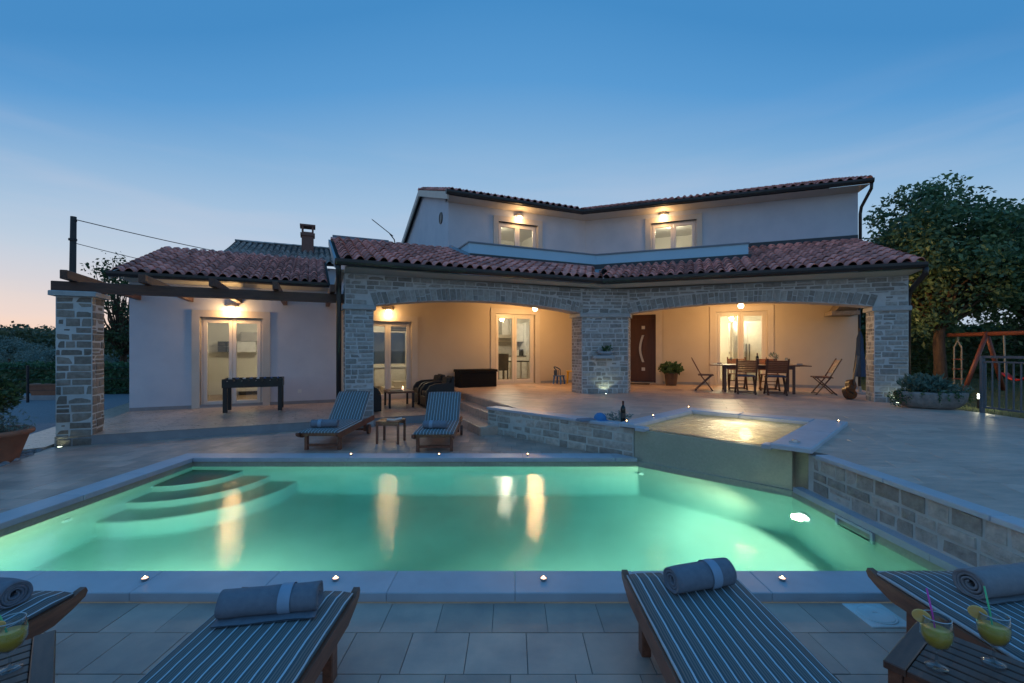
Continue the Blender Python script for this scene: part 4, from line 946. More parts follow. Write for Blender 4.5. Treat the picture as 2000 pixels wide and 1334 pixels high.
kt = cab('kitchen_units', 'white kitchen cupboards with dark worktop and hood behind the glass', 'kitchen', T1,
    [(q[0], q[1] + 1.35, q[2] + 1.35, *q[3:]) for q in
    [('base_unit', 4.6, 6.55, 16.35, 16.99, TU, 1.36), ('worktop', 4.6, 6.55, 16.33, 16.99, 1.361, 1.40, 'worktop'), ('backsplash', 4.6, 6.55, 16.965, 16.99, 1.401, 1.96, 'grey_lacquer'), ('tall_unit', 6.56, 7.4, 16.35, 16.99, TU, 2.75), ('wall_unit', 4.6, 5.35, 16.6, 16.99, 1.97, 2.7), ('wall_unit', 6.15, 6.55, 16.6, 16.99, 1.97, 2.7),
     ('hood', 5.4, 6.1, 16.45, 16.99, 2.1, 2.24, 'steel'), ('hood_flue', 5.6, 5.9, 16.6, 16.99, 2.241, 3.0, 'grey_lacquer'), ('toaster', 5.3, 5.5, 16.5, 16.7, 1.401, 1.6, 'steel'), ('jar', 6.2, 6.3, 16.5, 16.6, 1.401, 1.62, 'white_lacquer'), ('kettle', 6.38, 6.5, 16.5, 16.65, 1.401, 1.65, 'dark_lacquer')]])
kc = cab('kitchen_chair', 'dark high-backed chair standing inside the kitchen glass door', 'chair', T1, [('backrest', 5.98, 6.38, 14.62, 14.68, .95, 1.50, 'dark_lacquer'), ('seat', 5.96, 6.40, 14.68, 15.12, .90, .97, 'dark_lacquer'), *[('leg', a, a + .04, b, b + .04, TU, .899, 'dark_lacquer') for a in (5.98, 6.34) for b in (14.64, 15.06)]])
cab('kitchen_table', 'narrow dark table beside the chair inside the kitchen', 'table', T1, [('top', 6.5, 7.3, 14.8, 15.5, 1.19, 1.23, 'dark_lacquer'), *[('leg', a, a + .06, b, b + .06, TU, 1.189, 'steel') for a in (6.52, 7.22) for b in (14.82, 15.42)]])
cab('wardrobe', 'tall white wardrobe with two long bar handles in the dining room', 'wardrobe', T2, [('body', 1.5, 2.9, 17.9, 18.5, TU, 2.65), ('door', 1.51, 1.95, 17.87, 17.899, TU + .06, 2.6), ('door', 1.955, 2.4, 17.87, 17.899, TU + .06, 2.6), ('door', 2.405, 2.89, 17.87, 17.899, TU + .06, 2.6), ('handle', 1.89, 1.915, 17.83, 17.869, 1.2, 1.85, 'dark_lacquer'), ('handle', 1.99, 2.015, 17.83, 17.869, 1.2, 1.85, 'dark_lacquer')])
cab('inner_door', 'plain white door leaf standing open inside the dining room', 'door', T2, [('leaf', 1.32, 1.38, 16.9, 17.75, TU + .01, 2.55), ('knob', 1.29, 1.319, 17.0, 17.06, 1.5, 1.56, 'steel')])
cab('low_chest', 'low white chest standing in the upper room', 'chest', T2, [('body', -.5, .6, 18.4, 18.9, 3.72, 4.7), ('lid', -.52, .62, 18.38, 18.92, 4.701, 4.74, 'grey_lacquer')])

# ------------------------------------------------------------------ lamps on the walls
def wall_lamp(label, T, u, v, z, watts, group=None):
    p = Vector((*rot2(T, u, v), z)); n = -Vector((*rot2(T, 0, 1), 0))
    t = thing('wall_lamp', label, 'lamp', p, T, group)
    MB().cbox(-.07, .07, -.03, 0, -.02, .09, .01).build('back_plate', 'trim_stone', t)
    b = MB(); prof = []      # half bowl hood above the bulb
    for i in range(7):
        a = math.pi / 2 * i / 6; prof.append((.15 * math.cos(a), .06 + .10 * math.sin(a)))
    vs = []; m = 13
    for r, zz in prof: vs += [(r * math.cos(math.pi + math.pi * k / (m - 1)), r * math.sin(math.pi + math.pi * k / (m - 1)) - .0, zz) for k in range(m)]
    b.add(vs, [(j * m + k, j * m + k + 1, (j + 1) * m + k + 1, (j + 1) * m + k) for j in range(6) for k in range(m - 1)]); b.build('hood', 'trim_stone', t, True)
    MB().lathe([(.02, .055), (.055, .045), (.085, .01), (.085, -.02), (.055, -.06), (.001, -.075)], 18, None, (0, -.10, 0)).build('bulb', 'lamp_glow', t, True)
    point('wall_light', p + n * .20 + Vector((0, 0, -.10)), watts, WARM, .07)
wall_lamp('lit wall lamp above the glass door behind the football table', T1, -1.90, VWALL, 2.70, 34)
wall_lamp('lit wall lamp above the lounge door behind the arcade column', T1, 2.03, VWALL, 2.76, 18)
wall_lamp('lit wall lamp over the balcony door near the gable', T1, 6.24, VWALL, 6.0, 15)
wall_lamp('lit wall lamp over the balcony door above the dining table', T2, -.78, RWALL, 6.08, 15)
def bulb(label, p, watts):
    t = thing('pendant_lamp', label, 'lamp', p)
    MB().lathe([(.05, .0), (.06, .06), (.05, .09), (.012, .10), (.012, 3.27 - p[2])], 14).build('rod', 'white_plastic', t)
    MB().lathe([(.001, -.16), (.05, -.145), (.075, -.10), (.075, -.06), (.05, -.015), (.045, -.001)], 18).build('globe', 'lamp_glow', t, True)
    for k in range(1): point('porch_light', Vector(p) + Vector((0, 0, -.26)), watts, WARM, .08)
bulb('bare glowing globe hanging in the porch before the kitchen door', Vector((.708, 13.78, 2.985)), 82)
bulb('bare glowing globe hanging in the porch above the dining table', Vector((6.58, 12.88, 2.985)), 84)
# ------------------------------------------------------------------ pergola
pg = thing('pergola', 'dark timber pergola on a rubble stone pillar before the glass door', 'pergola', H1(-3.75, 10.35))
c = MB(); c.box(-3.985, -3.505, 10.10, 10.58, -.03, 2.57, RZ(T1)); pil = world_child(c.build('pillar', 'mortar'), pg)
S = Stones('stone_pergola'); kw = dict(hr=(.11, .17), lr=(.13, .40), split=.12)
S.cells(courses(-3.985, -3.505, -.02, 2.565, **kw), T1, 10.10); S.cells(courses(10.10, 10.58, -.02, 2.565, **kw), T1 + R(90), 3.505)
S.cells(courses(-10.58, -10.10, -.02, 2.565, **kw), T1 - R(90), -3.985); S.cells(courses(3.505, 3.985, -.02, 2.565, **kw), T1 + R(180), -10.58); S.done(pil, 300)
c = MB(); c.cbox(-4.06, -3.43, 10.02, 10.66, 2.571, 2.655, .012, RZ(T1)); world_child(c.build('cap', 'capital_stone'), pg)
def timber(name, a, b, w, h):
    a = Vector(a); b = Vector(b); L = (b - a).length; o = MB().cbox(0, L, -w / 2, w / 2, -h / 2, h / 2, .008).build(name, 'beam_wood')
    o.location = a; o.rotation_euler = (0, 0, math.atan2(b.y - a.y, b.x - a.x)); return world_child(o, pg)
timber('beam', H1(-4.12, 10.34, 2.75), H1(.62, 10.34, 2.75), .14, .185)
for k in range(5): u = -3.82 + 1.05 * k; timber('rafter', H1(u, 9.93, 2.92), H1(u, 13.49, 2.92), .10, .15)

# ------------------------------------------------------------------ sun loungers
def make_lounger(back, flat):
    root = thing('sun_lounger', '', 'lounger'); L = 1.95; W = .33; hy = -1.22
    prof = [(.075, .325), (.085, .30), (.07, .275), (.0, .245), (-.10, .215), (-L, .215), (-L - .04, .25), (-L - .02, .30), (-L, .305), (0, .305), (.04, .32)]
    for sx in (-1, 1):
        x0, x1 = sorted((sx * W, sx * (W - .034))); b = MB(); n = len(prof)
        vs = [(x0, y, z) for y, z in prof] + [(x1, y, z) for y, z in prof]
        b.add(vs, [tuple(range(n)), tuple(range(2 * n - 1, n - 1, -1))] + [(i, (i + 1) % n, n + (i + 1) % n, n + i)[::-1] for i in range(n)]); b.build('side_rail', 'teak', root)
        for y in (-.19, -1.55):
            hb = .0 if y > -1 else .06
            MB().cbox(min(sx * (W - .034), sx * (W - .085)), max(sx * (W - .034), sx * (W - .085)), y - .035, y + .035, hb, .29, .005).build('leg', 'teak', root)
        q = Matrix.Translation((sx * (W + .012), -1.55, .095)) @ Matrix.Rotation(R(90), 4, 'Y')
        MB().lathe([(.02, -.02), (.095, -.02), (.095, .02), (.02, .02)], 20, q).build('wheel', 'teak_dark', root)
    for y, z in ((-.19, .075), (-1.55, .095), (-.06, .27), (hy, .255)): MB().box(-W + .04, W - .04, y - .02, y + .02, z - .02, z + .02).build('cross_bar', 'teak', root)
    y = -.02; sm = MB().cbox(-W + .036, W - .036, -.03, .03, 0, .018, .003).mesh('slat', 'teak')
    while y > hy + .03: link('slat', sm, root, (0, y - .035, .289)); y -= .105
    ang = R(back); bx = Matrix.Translation((0, hy, .30)) @ Matrix.Rotation(-ang, 4, 'X')
    b = MB()
    for sx in (-1, 1): b.box(min(sx * .285, sx * .25), max(sx * .285, sx * .25), -.74, 0, -.02, .012, bx)
    for k in range(6): b.box(-.25, .25, -.70 + k * .12, -.63 + k * .12, -.012, .006, bx)
    b.build('backrest_frame', 'teak', root)
    if back > 20: MB().bar(Vector((0, hy - .42, .235)), bx @ Vector((0, -.5, -.02)), .4, .02).build('prop', 'teak_dark', root)
    # cushion: seat and back in one, soft edges
    nx, path = 10, []
    for k in range(15): path.append((.02 - (.02 - hy) * k / 14, .309, 0))
    for k in range(1, 10):
        p = bx @ Vector((0, -.76 * k / 9, .014)); path.append((p.y, p.z, 1))
    cw = .315; th = .042; b = MB(); vs = []; m = nx + 1
    for i, (yy, zz, f) in enumerate(path):
        nvec = Vector((0, math.sin(ang), math.cos(ang))) if f else Vector((0, 0, 1))
        if i == 14: nvec = Vector((0, math.sin(ang / 2), math.cos(ang / 2)))
        if f: nvec = Vector((0, math.sin(ang), math.cos(ang)))
        end = min(1, min(i, len(path) - 1 - i) / 1.0)
        for j in range(m):
            x = -cw + 2 * cw * j / nx; e = (1 - abs(2 * j / nx - 1) ** 6); hgt = th * (.45 + .55 * e) * (.6 + .4 * end) + .004 * mnoise.noise(Vector((x * 9, yy * 7, back * 1.)))
            vs.append((x, yy + nvec.y * hgt, zz + nvec.z * hgt))
    top = len(vs)
    for i, (yy, zz, f) in enumerate(path): vs += [(-cw, yy, zz), (cw, yy, zz)]
    fs = [(i * m + j, i * m + j + 1, (i + 1) * m + j + 1, (i + 1) * m + j) for i in range(len(path) - 1) for j in range(nx)]
    for i in range(len(path) - 1):
        a, c = top + 2 * i, top + 2 * i + 2
        fs += [(a, i * m, (i + 1) * m, c), (i * m + nx, a + 1, c + 1, (i + 1) * m + nx), (a + 1, a, c, c + 1)]
    fs += [tuple([top + 1, *[j for j in range(nx, -1, -1)], top]), tuple([top + 2 * len(path) - 2, *[(len(path) - 1) * m + j for j in range(m)], top + 2 * len(path) - 1])]
    b.add(vs, fs); cu_ = b.build('cushion', 'striped_cloth', root, True)
    return root
lA = make_lounger(14, True); lB = make_lounger(40, False)
def put(o, label, loc, rz): tag(o, label); o.location = loc; o.rotation_euler = (0, 0, R(rz)); o['group'] = 'striped sun loungers'; return o
put(lA, 'striped lounger holding the flatter crumpled blue towel roll by the pool edge', (-1.185, 2.44, 0), 0)
put(copy_tree(lA), 'striped lounger holding the tight blue towel roll facing the hot tub', (.995, 2.64, 0), .3)
put(copy_tree(lA), 'striped lounger with grey towel beside the stone wall and cocktail table', (2.50, 2.66, 0), -.4)
put(copy_tree(lA), 'striped lounger beside the table with a single cocktail', (-2.72, 2.44, 0), 0)
put(lB, 'raised striped lounger standing in front of the arcade column', (-3.12, 7.22, 0), 181)
put(copy_tree(lB), 'raised striped lounger standing in front of the terrace steps', (-1.25, 7.10, 0), 182.5)

# rolled towels
def make_towel(name, label, m, loc, rz, rmax=.068, L=.46, flap=.10, seed=1, flat=1.0, band=True):
    r = random.Random(seed); t = thing(name, label, 'towel', loc, R(rz), 'rolled towels')
    pts = []; n = 78; turns = 3.6
    for k in range(n):
        a = k / (n - 1); ph = 2 * math.pi * turns * a; rad = .012 + (rmax - .012) * a ** .8
        pts.append((rad * math.cos(-ph + 1.2), rad * math.sin(-ph + 1.2) * flat))
    last = pts[-1]; zmin = min(p[1] for p in pts)
    # tail of the cloth lying on the cushion
    ax = math.atan2(last[1], last[0]); steps = 10; cur = ax
    while math.sin(cur) > -.97 or math.cos(cur) > .3:
        cur -= .22; pts.append((rmax * math.cos(cur), rmax * math.sin(cur) * flat))
        if len(pts) > 120: break
    ex = pts[-1][0]
    for k in range(1, 7): pts.append((ex - flap * k / 6, zmin + .001))
    z0 = min(p[1] for p in pts); N = 14; th = .0055; b = MB(); P = len(pts)
    nr = []
    for i in range(P):
        a = Vector(pts[max(i - 1, 0)]); c = Vector(pts[min(i + 1, P - 1)]); d = (c - a).normalized(); nr.append(Vector((-d.y, d.x)))
    vs = []
    for j in range(N + 1):
        x = -L / 2 + L * j / N
        for sgn in (-1, 1):
            for i, p in enumerate(pts):
                w = .003 * mnoise.noise(Vector((x * 14 + seed, p[0] * 22, p[1] * 22))) + (.006 * mnoise.noise(Vector((x * 5, i * .03, seed))))
                edge = .006 * mnoise.noise(Vector((i * .15, seed, j // N))) if j in (0, N) else 0
                vs.append((x + edge + .018 * (i / P - .5) * (1 if j > N / 2 else -1) * (.5), p[0] + nr[i].x * (th * sgn + w), max(0.0005 if sgn < 0 else .004, p[1] - z0 + nr[i].y * (th * sgn + w))))
    row = 2 * P; fs = []
    for j in range(N):
        for i in range(P - 1):
            a = j * row + i; c = (j + 1) * row + i
            fs.append((a, a + 1, c + 1, c)[::-1]); fs.append((a + P, a + P + 1, c + P + 1, c + P))
    for j in (0, N):
        for i in range(P - 1): a = j * row + i; fs.append((a, a + P, a + P + 1, a + 1) if j else (a, a + 1, a + P + 1, a + P))
    b.add(vs, fs); b.build('roll', m, t, True)
    if band:
        xb = L * .17; bb = MB(); vs = []; lo = max(0, n - 24); idx = list(range(lo, min(P - 7, n + 30)))
        for x in (xb - .028, xb + .028):
            for i in idx: vs.append((x, pts[i][0] + nr[i].x * -.0, 0)); 
        vs = []
        for x in (xb - .028, xb + .028):
            for i in idx:
                rr = math.hypot(*pts[i]) or 1; k = (rr + .0125) / rr; vs.append((x, pts[i][0] * k, max(.003, pts[i][1] * k - z0)))
        q = len(idx); bb.add(vs, [(i, i + 1, q + i + 1, q + i) for i in range(q - 1)]); bb.build('woven_band', 'towel_band', t, True)
    return t
ZC = .355
make_towel('towel', 'flattened blue-grey towel roll with loose end on a striped lounger', 'towel_blue', (-1.20, 2.235, ZC), 10, .066, .45, .12, 3, .86)
make_towel('towel', 'tight blue-grey towel roll on the lounger facing the hot tub', 'towel_blue', (1.03, 2.46, ZC), 16, .066, .36, .03, 5, .95)
make_towel('towel', 'thick grey towel roll on the lounger beside the stone wall', 'towel_grey', (2.62, 2.40, ZC), 10, .074, .42, .10, 8, .92, False)
make_towel('towel', 'grey towel roll on the lounger next to the single cocktail', 'towel_blue', (-2.72, 2.32, ZC), -12, .064, .40, .04, 9, .9, False)
make_towel('towel', 'pale towel roll on the lounger in front of the arcade column', 'towel_blue', (-3.14, 7.52, ZC), 184, .066, .42, .04, 11, .9)
make_towel('towel', 'pale towel roll on the lounger in front of the terrace steps', 'towel_blue', (-1.27, 7.42, ZC), 178, .064, .38, .03, 13, .9)

# ------------------------------------------------------------------ slatted side tables and cocktails
def slat_table(label, loc, rz, s=.46, h=.42):
    t = thing('side_table', label, 'table', loc, R(rz)); e = s / 2
    for sx in (-1, 1):
        MB().cbox(min(sx * e, sx * (e - .07)), max(sx * e, sx * (e - .07)), -e, e, h - .03, h, .004).build('end_board', 'teak_dark', t)
        for sy in (-1, 1): MB().cbox(sx * (e - .035) - .022, sx * (e - .035) + .022, sy * (e - .03) - .022, sy * (e - .03) + .022, 0, h - .031, .004).build('leg', 'teak', t)
        MB().box(sx * (e - .03) - .01, sx * (e - .03) + .01, -e + .06, e - .06, h - .09, h - .032).build('apron', 'teak', t)
    for sy in (-1, 1): MB().box(-e + .06, e - .06, sy * (e - .03) - .01, sy * (e - .03) + .01, h - .09, h - .032).build('apron', 'teak', t)
    n = 8; w = s / n; sm = MB().cbox(-e + .072, e - .072, -w / 2 + .004, w / 2 - .004, 0, .022, .003).mesh('slat', 'teak_dark')
    for k in range(n): link('slat', sm, t, (0, -e + (k + .5) * w, h - .026))
    return t
slat_table('dark slatted table carrying two cocktails beside the lounger with grey towel', (1.795, 1.735, 0), -55, .45)
slat_table('dark slatted table carrying one cocktail', (-2.02, 1.66, 0), 45)
def cocktail(label, loc, straw, lean, seed):
    t = thing('cocktail', label, 'drink', loc, R(seed * 40)); 
    MB().lathe([(.036, 0), (.036, .002), (.02, .006), (.006, .012), (.0045, .03), (.0045, .058), (.012, .066), (.036, .085), (.049, .115), (.050, .145), (.045, .192), (.0435, .192), (.0485, .145), (.0475, .115), (.035, .0875), (.01, .070), (.001, .069)], 28).build('glass', 'drink_glass', t, True)
    MB().lathe([(.001, .0695), (.012, .072), (.034, .0885), (.046, .115), (.0478, .142), (.001, .143)], 28).build('juice', 'juice', t, True)
    MB().lathe([(.0448, .1905), (.0462, .1925), (.0448, .1945), (.0434, .1925), (.0448, .1905)], 28).build('rim', 'rim_glass', t, True)
    d = Vector((math.cos(lean), math.sin(lean), 0)); p0 = Vector((0, 0, .085)) - d * .012; p1 = p0 + d * .045 + Vector((0, 0, .105)); p2 = p1 + d * .045 + Vector((0, 0, .075))
    MB().tube([p0, p1, p2], .0032, 8).build('straw', straw, t, True)
    q = Matrix.Translation((-d.y * .047, d.x * .047, .185)) @ Matrix.Rotation(lean + 1.2, 4, 'Z') @ Matrix.Rotation(R(80), 4, 'X')
    MB().lathe([(.001, -.004), (.027, -.004), (.029, 0), (.027, .004), (.001, .004)], 18, q).build('fruit_slice', 'fruit', t)
cocktail('orange cocktail with a pink straw on the slatted table', (1.66, 1.752, .421), 'straw_pink', .5, 1)
cocktail('orange cocktail with a green straw beside the one with pink straw', (1.905, 1.772, .421), 'straw_green', -.3, 2)
cocktail('single orange cocktail standing alone on its slatted table', (-1.945, 1.735, .421), 'straw_green', 2.4, 1)

# ------------------------------------------------------------------ tea lights
def tea(label, x, y, z, group):
    t = thing('tea_light', label, 'candle', (x, y, z), 0, group)
    MB().lathe([(.017, 0), (.022, .008), (.0235, .02), (.022, .02), (.02, .012), (.001, .012)], 18).build('cup', 'candle_cup', t, True)
    MB().lathe([(.0195, .0121), (.019, .017), (.001, .0165)], 16).build('wax', 'wax_glow', t, True)
    MB().lathe([(.0015, .017), (.006, .022), (.005, .026), (.001, .032)], 10).build('flame', 'flame', t, True)
for x, lb in ((-2.54, 'behind the lounger next to the single cocktail'), (-1.22, 'behind the lounger with the flattened towel'), (.218, 'midway between flattened and tight towel loungers'), (1.87, 'between the tight towel lounger and the grey towel lounger')):
    tea('tea light on the near coping ' + lb, x, 3.10, .06, 'tea lights on the near coping')
for x, lb in ((-2.43, 'before the lounger at the arcade column'), (-1.10, 'before the lounger at the steps'), (.238, 'before the low stone wall')):
    tea('tea light on the far coping ' + lb, x, 6.76, .06, 'tea lights on the far coping')
for t_, s_, lb in ((-3.46, 6.08, 'right beside the wine bottle'), (-3.44, 6.9, 'halfway along the side facing the pier ledge'), (-3.46, 8.36, 'at the corner towards the dining table'), (-1.16, 8.34, 'at the corner towards the stone trough')):
    p = H3(t_, s_); tea('tea light on the hot tub coping ' + lb, p.x, p.y, .556, 'tea lights round the hot tub')

# ------------------------------------------------------------------ background side table and magazine
bt = thing('side_table', 'small square wooden table between the two upright loungers', 'table', (-2.16, 8.0, 0), R(-6))
MB().cbox(-.21, .21, -.19, .19, .375, .40, .004).build('top', 'teak', bt)
for sx in (-1, 1):
    for sy in (-1, 1): MB().cbox(sx * .19 - .018, sx * .19 + .018, sy * .165 - .018, sy * .165 + .018, 0, .374, .003).build('leg', 'teak', bt)
    MB().box(-.17, .17, sx * .165 - .01, sx * .165 + .01, .32, .374).build('apron', 'teak', bt)
mg = MB(); mg.add([(-.13, -.1, .012), (0, -.1, .0), (.13, -.1, .022), (-.13, .1, .014), (0, .1, .0), (.13, .1, .03), (-.13, -.1, .004), (.13, -.1, .004), (-.13, .1, .004), (.13, .1, .004)], [(0, 1, 4, 3), (1, 2, 5, 4), (6, 0, 3, 8), (2, 7, 9, 5)])
tag(mg.build('magazine', 'paper', None, False, (-2.10, 8.0, .401), R(15)), 'open magazine lying on the small wooden table', 'magazine')

# ------------------------------------------------------------------ football table
ft = thing('football_table', 'black table football game standing before the lit glass door', 'game table', H1(-1.27, 12.33, TL), T1)
lx, ly, h0, h1_ = .62, .33, .60, .80
b = MB()
for q in ((-lx, lx, -ly, -ly + .03), (-lx, lx, ly - .03, ly), (-lx, -lx + .03, -ly + .03, ly - .03), (lx - .03, lx, -ly + .03, ly - .03)): b.box(*q, h0, h1_)
b.build('cabinet', 'foosball_black', ft); MB().box(-lx + .031, lx - .031, -ly + .031, ly - .031, h0 + .08, h0 + .095).build('pitch', 'leaf_hedge', ft)
for sx in (-1, 1):
    for sy in (-1, 1):
        MB().cbox(sx * (lx - .06) - .045, sx * (lx - .06) + .045, sy * (ly - .06) - .045, sy * (ly - .06) + .045, .03, h0 - .001, .006).build('leg', 'foosball_black', ft)
        MB().lathe([(.03, 0), (.032, .01), (.015, .012), (.012, .031)], 12, None, (sx * (lx - .06), sy * (ly - .06), 0)).build('foot', 'steel', ft)
for k in range(8):
    x = -.5 + k * .143; MB().tube([(x, -ly - .12, .76), (x, ly + .12, .76)], .007, 8).build('rod', 'steel', ft)
    q = Matrix.Translation((x, (-ly - .18) if k % 2 else (ly + .06), .76)) @ Matrix.Rotation(R(-90), 4, 'X'); MB().lathe([(.014, 0), (.017, .02), (.014, .12)], 10, q).build('grip', 'foosball_black', ft)
    b = MB()
    for j in range(3): yy = -.18 + .18 * j; b.box(x - .012, x + .012, yy - .014, yy + .014, .70, .79); b.lathe([(.001, .79), (.012, .797), (.012, .81), (.001, .818)], 8, None, (x, yy, 0))
    b.build('players', 'white_plastic' if k in (0, 2, 4) else 'blue_plastic', ft)
# ------------------------------------------------------------------ rattan seats, coffee table
def armchair(label, loc, rz, w=.72):
    t = thing('rattan_armchair', label, 'armchair', loc, R(rz), 'black rattan seats'); d = .72; e = w / 2
    MB().cbox(-e + .1, e - .1, -d / 2, d / 2 - .05, .06, .30, .01).build('base', 'rattan', t)
    for sx in (-1, 1):
        b = MB(); prof = [(-.36, .02), (.36, .02), (.36, .60), (.30, .64), (-.12, .62), (-.26, .57), (-.34, .46), (-.36, .34)]; n = len(prof); x0, x1 = sorted((sx * e, sx * (e - .11)))
        b.add([(x0, y, z) for y, z in prof] + [(x1, y, z) for y, z in prof], [tuple(range(n))[::-1], tuple(range(n, 2 * n))] + [(i, (i + 1) % n, n + (i + 1) % n, n + i) for i in range(n)]); b.build('armrest', 'rattan', t)
    T = Matrix.Translation((0, .26, .28)) @ Matrix.Rotation(R(-8), 4, 'X'); MB().cbox(-e + .112, e - .112, 0, .09, 0, .52, .015, T).build('backrest', 'rattan', t)
    MB().cbox(-e + .115, e - .115, -.34, .24, .301, .42, .03).build('seat_cushion', 'cushion_dark', t)
    T = Matrix.Translation((0, .14, .43)) @ Matrix.Rotation(R(-14), 4, 'X'); MB().cbox(-e + .12, e - .12, 0, .10, 0, .36, .03, T).build('back_cushion', 'cushion_dark', t); return t
f0 = 24
def at1(u, v, z=0): p = H1(u, v, z); return (p.x, p.y, p.z)
armchair('black rattan armchair nearest the terrace steps', at1(2.93, 11.35, TL), f0 - 90)
armchair('black rattan armchair between the coffee table and house wall', at1(2.92, 12.25, TL), f0 - 90)
armchair('black rattan armchair half hidden behind the arcade column', at1(1.13, 11.30, TL), f0 + 90)
armchair('black rattan armchair deeper behind the arcade column by the lounge door', at1(1.15, 12.25, TL), f0 + 90)
ct = thing('coffee_table', 'low dark coffee table between the black rattan armchairs', 'table', at1(2.06, 11.9, TL), T1)
MB().cbox(-.33, .33, -.42, .42, .37, .42, .006).build('top', 'teak_dark', ct)
for sx in (-1, 1):
    for sy in (-1, 1): MB().cbox(sx * .29 - .025, sx * .29 + .025, sy * .38 - .025, sy * .38 + .025, 0, .369, .004).build('leg', 'black_metal', ct)
tag(MB().cbox(-.16, .16, -.12, .12, 0, .018, .004).build('tray', 'dark_lacquer', None, False, at1(1.96, 11.75, TL + .42), T1), 'flat dark tray lying on the coffee table', 'tray')
t = thing('candle_glass', 'candle burning in a small glass on the coffee table', 'candle', at1(2.19, 12.05, TL + .42)); MB().lathe([(.035, 0), (.04, .1), (.037, .1), (.033, .005), (.001, .005)], 14).build('glass', 'drink_glass', t, True); MB().lathe([(.03, .006), (.03, .05), (.001, .05)], 12).build('wax', 'wax_glow', t); MB().lathe([(.002, .051), (.008, .065), (.001, .095)], 8).build('flame', 'flame', t)
# storage chest
sb = thing('storage_chest', 'dark brown lidded storage chest against the porch wall', 'chest', at1(4.62, 13.15, TU), T1)
MB().cbox(-.60, .60, -.26, .26, 0, .46, .01).build('body', 'box_plastic', sb); MB().cbox(-.63, .63, -.29, .28, .461, .54, .015).build('lid', 'box_plastic', sb)
for k in range(3): MB().box(-.59, .59, -.268, -.259, .06 + k * .13, .15 + k * .13).build('side_panel', 'box_plastic', sb)
# children's seat and table
kc = thing('child_chair', 'small blue plastic child chair beside the yellow table', 'chair', at1(7.5, 13.0, TU), T1 + R(35)); b = MB(); b.cbox(-.16, .16, -.15, .15, .26, .29, .01); b.build('seat', 'blue_plastic', kc)
for sx in (-1, 1):
    for sy in (-1, 1): MB().tube([(sx * .12, sy * .11, .26), (sx * .15, sy * .14, 0)], [.03, .024], 8).build('leg', 'blue_plastic', kc)
b = MB()
for k in range(9): a = math.pi * k / 8; b.tube([(.15 * math.cos(a), .02 + .13 * math.sin(a), .29), (.155 * math.cos(a), .02 + .14 * math.sin(a), .46)], .013, 6)
b.tube([(.155 * math.cos(math.pi * k / 12), .02 + .14 * math.sin(math.pi * k / 12), .47 + .1 * math.sin(math.pi * k / 12)) for k in range(13)], .018, 8); b.build('backrest', 'fabric_blue', kc)
kt_ = thing('child_table', 'small yellow plastic child table against the stone pier', 'table', at1(8.05, 12.8, TU), T1); MB().cbox(-.26, .26, -.26, .26, .41, .44, .012).build('top', 'yellow_plastic', kt_)
for sx in (-1, 1):
    for sy in (-1, 1): MB().tube([(sx * .2, sy * .2, .41), (sx * .22, sy * .22, 0)], [.04, .025], 8).build('leg', 'yellow_plastic', kt_)

# ------------------------------------------------------------------ shelf with bowl plant on the pier, uplights
pm_ = Vector(((pc1[0] + pc2[0]) / 2, (pc1[1] + pc2[1]) / 2 - .02, 0))
tag(MB().cbox(-.30, .28, -.20, -.0, 1.42, 1.50, .01).build('stone_shelf', 'capital_stone', None, False, (pm_.x - .06, pm_.y, 0)), 'pale stone ledge fixed to the middle pier', 'shelf')
bw = thing('bowl_planter', 'boat-shaped grey bowl with a green plant on the pier ledge', 'planter', (pm_.x - .02, pm_.y - .10, 1.501))
b = MB(); m = 20; vs = []
for r, z in ((.10, 0), (.16, .04), (.21, .10), (.20, .10), (.14, .05), (.01, .045)): vs += [(r * 1.15 * math.cos(2 * math.pi * k / m), r * .48 * math.sin(2 * math.pi * k / m), z + .03 * (math.cos(2 * math.pi * k / m) ** 2) * (z > .05)) for k in range(m)]
b.add(vs, [(j * m + k, j * m + (k + 1) % m, (j + 1) * m + (k + 1) % m, (j + 1) * m + k) for j in range(5) for k in range(m)] + [tuple(range(m))[::-1]]); b.build('bowl', 'grey_ceramic', bw, True)
def leaves(mb, n, c, r, size, seed, up=0., shell=.0, aspect=.5, zmin=None, keep=None):
    rr = random.Random(seed); c = Vector(c)
    for _ in range(n):
        while True:
            d = Vector((rr.uniform(-1, 1), rr.uniform(-1, 1), rr.uniform(-1, 1)))
            if shell < d.length < 1: break
        p = c + Vector((d.x * r[0], d.y * r[1], d.z * r[2]))
        if zmin is not None and p.z < zmin: continue
        if keep and not keep(p): continue
        ax = Vector((rr.uniform(-1, 1), rr.uniform(-1, 1), rr.uniform(-.9, .6) + up)).normalized(); s = size * rr.uniform(.6, 1.25)
        sd = ax.cross(Vector((rr.uniform(-1, 1), rr.uniform(-1, 1), rr.uniform(-1, 1)))).normalized(); nn = ax.cross(sd)
        o = len(mb.v); mb.v += [tuple(p), tuple(p + ax * s * .5 + sd * s * aspect * .5 + nn * s * .06), tuple(p + ax * s), tuple(p + ax * s * .5 - sd * s * aspect * .5 + nn * s * .06)]
        mb.f += [(o, o + 1, o + 2), (o, o + 2, o + 3)]
    return mb
leaves(MB(), 90, (.05, 0, .16), (.15, .08, .08), .07, 5, .6).build('plant', 'leaf_plant', bw)
def uplight(label, x, y, z, watts, aim):
    t = thing('ground_light', label, 'spotlight', (x, y, z)); MB().lathe([(.045, 0), (.045, .012), (.034, .014), (.033, .010)], 16).build('ring', 'steel', t); MB().lathe([(.033, .0101), (.02, .014), (.001, .015)], 14).build('lens', 'uplight_lens', t)
    point('ground_lamp', (x, y, z + .03), watts, (.86, 1., .66), .02, 110, aim)
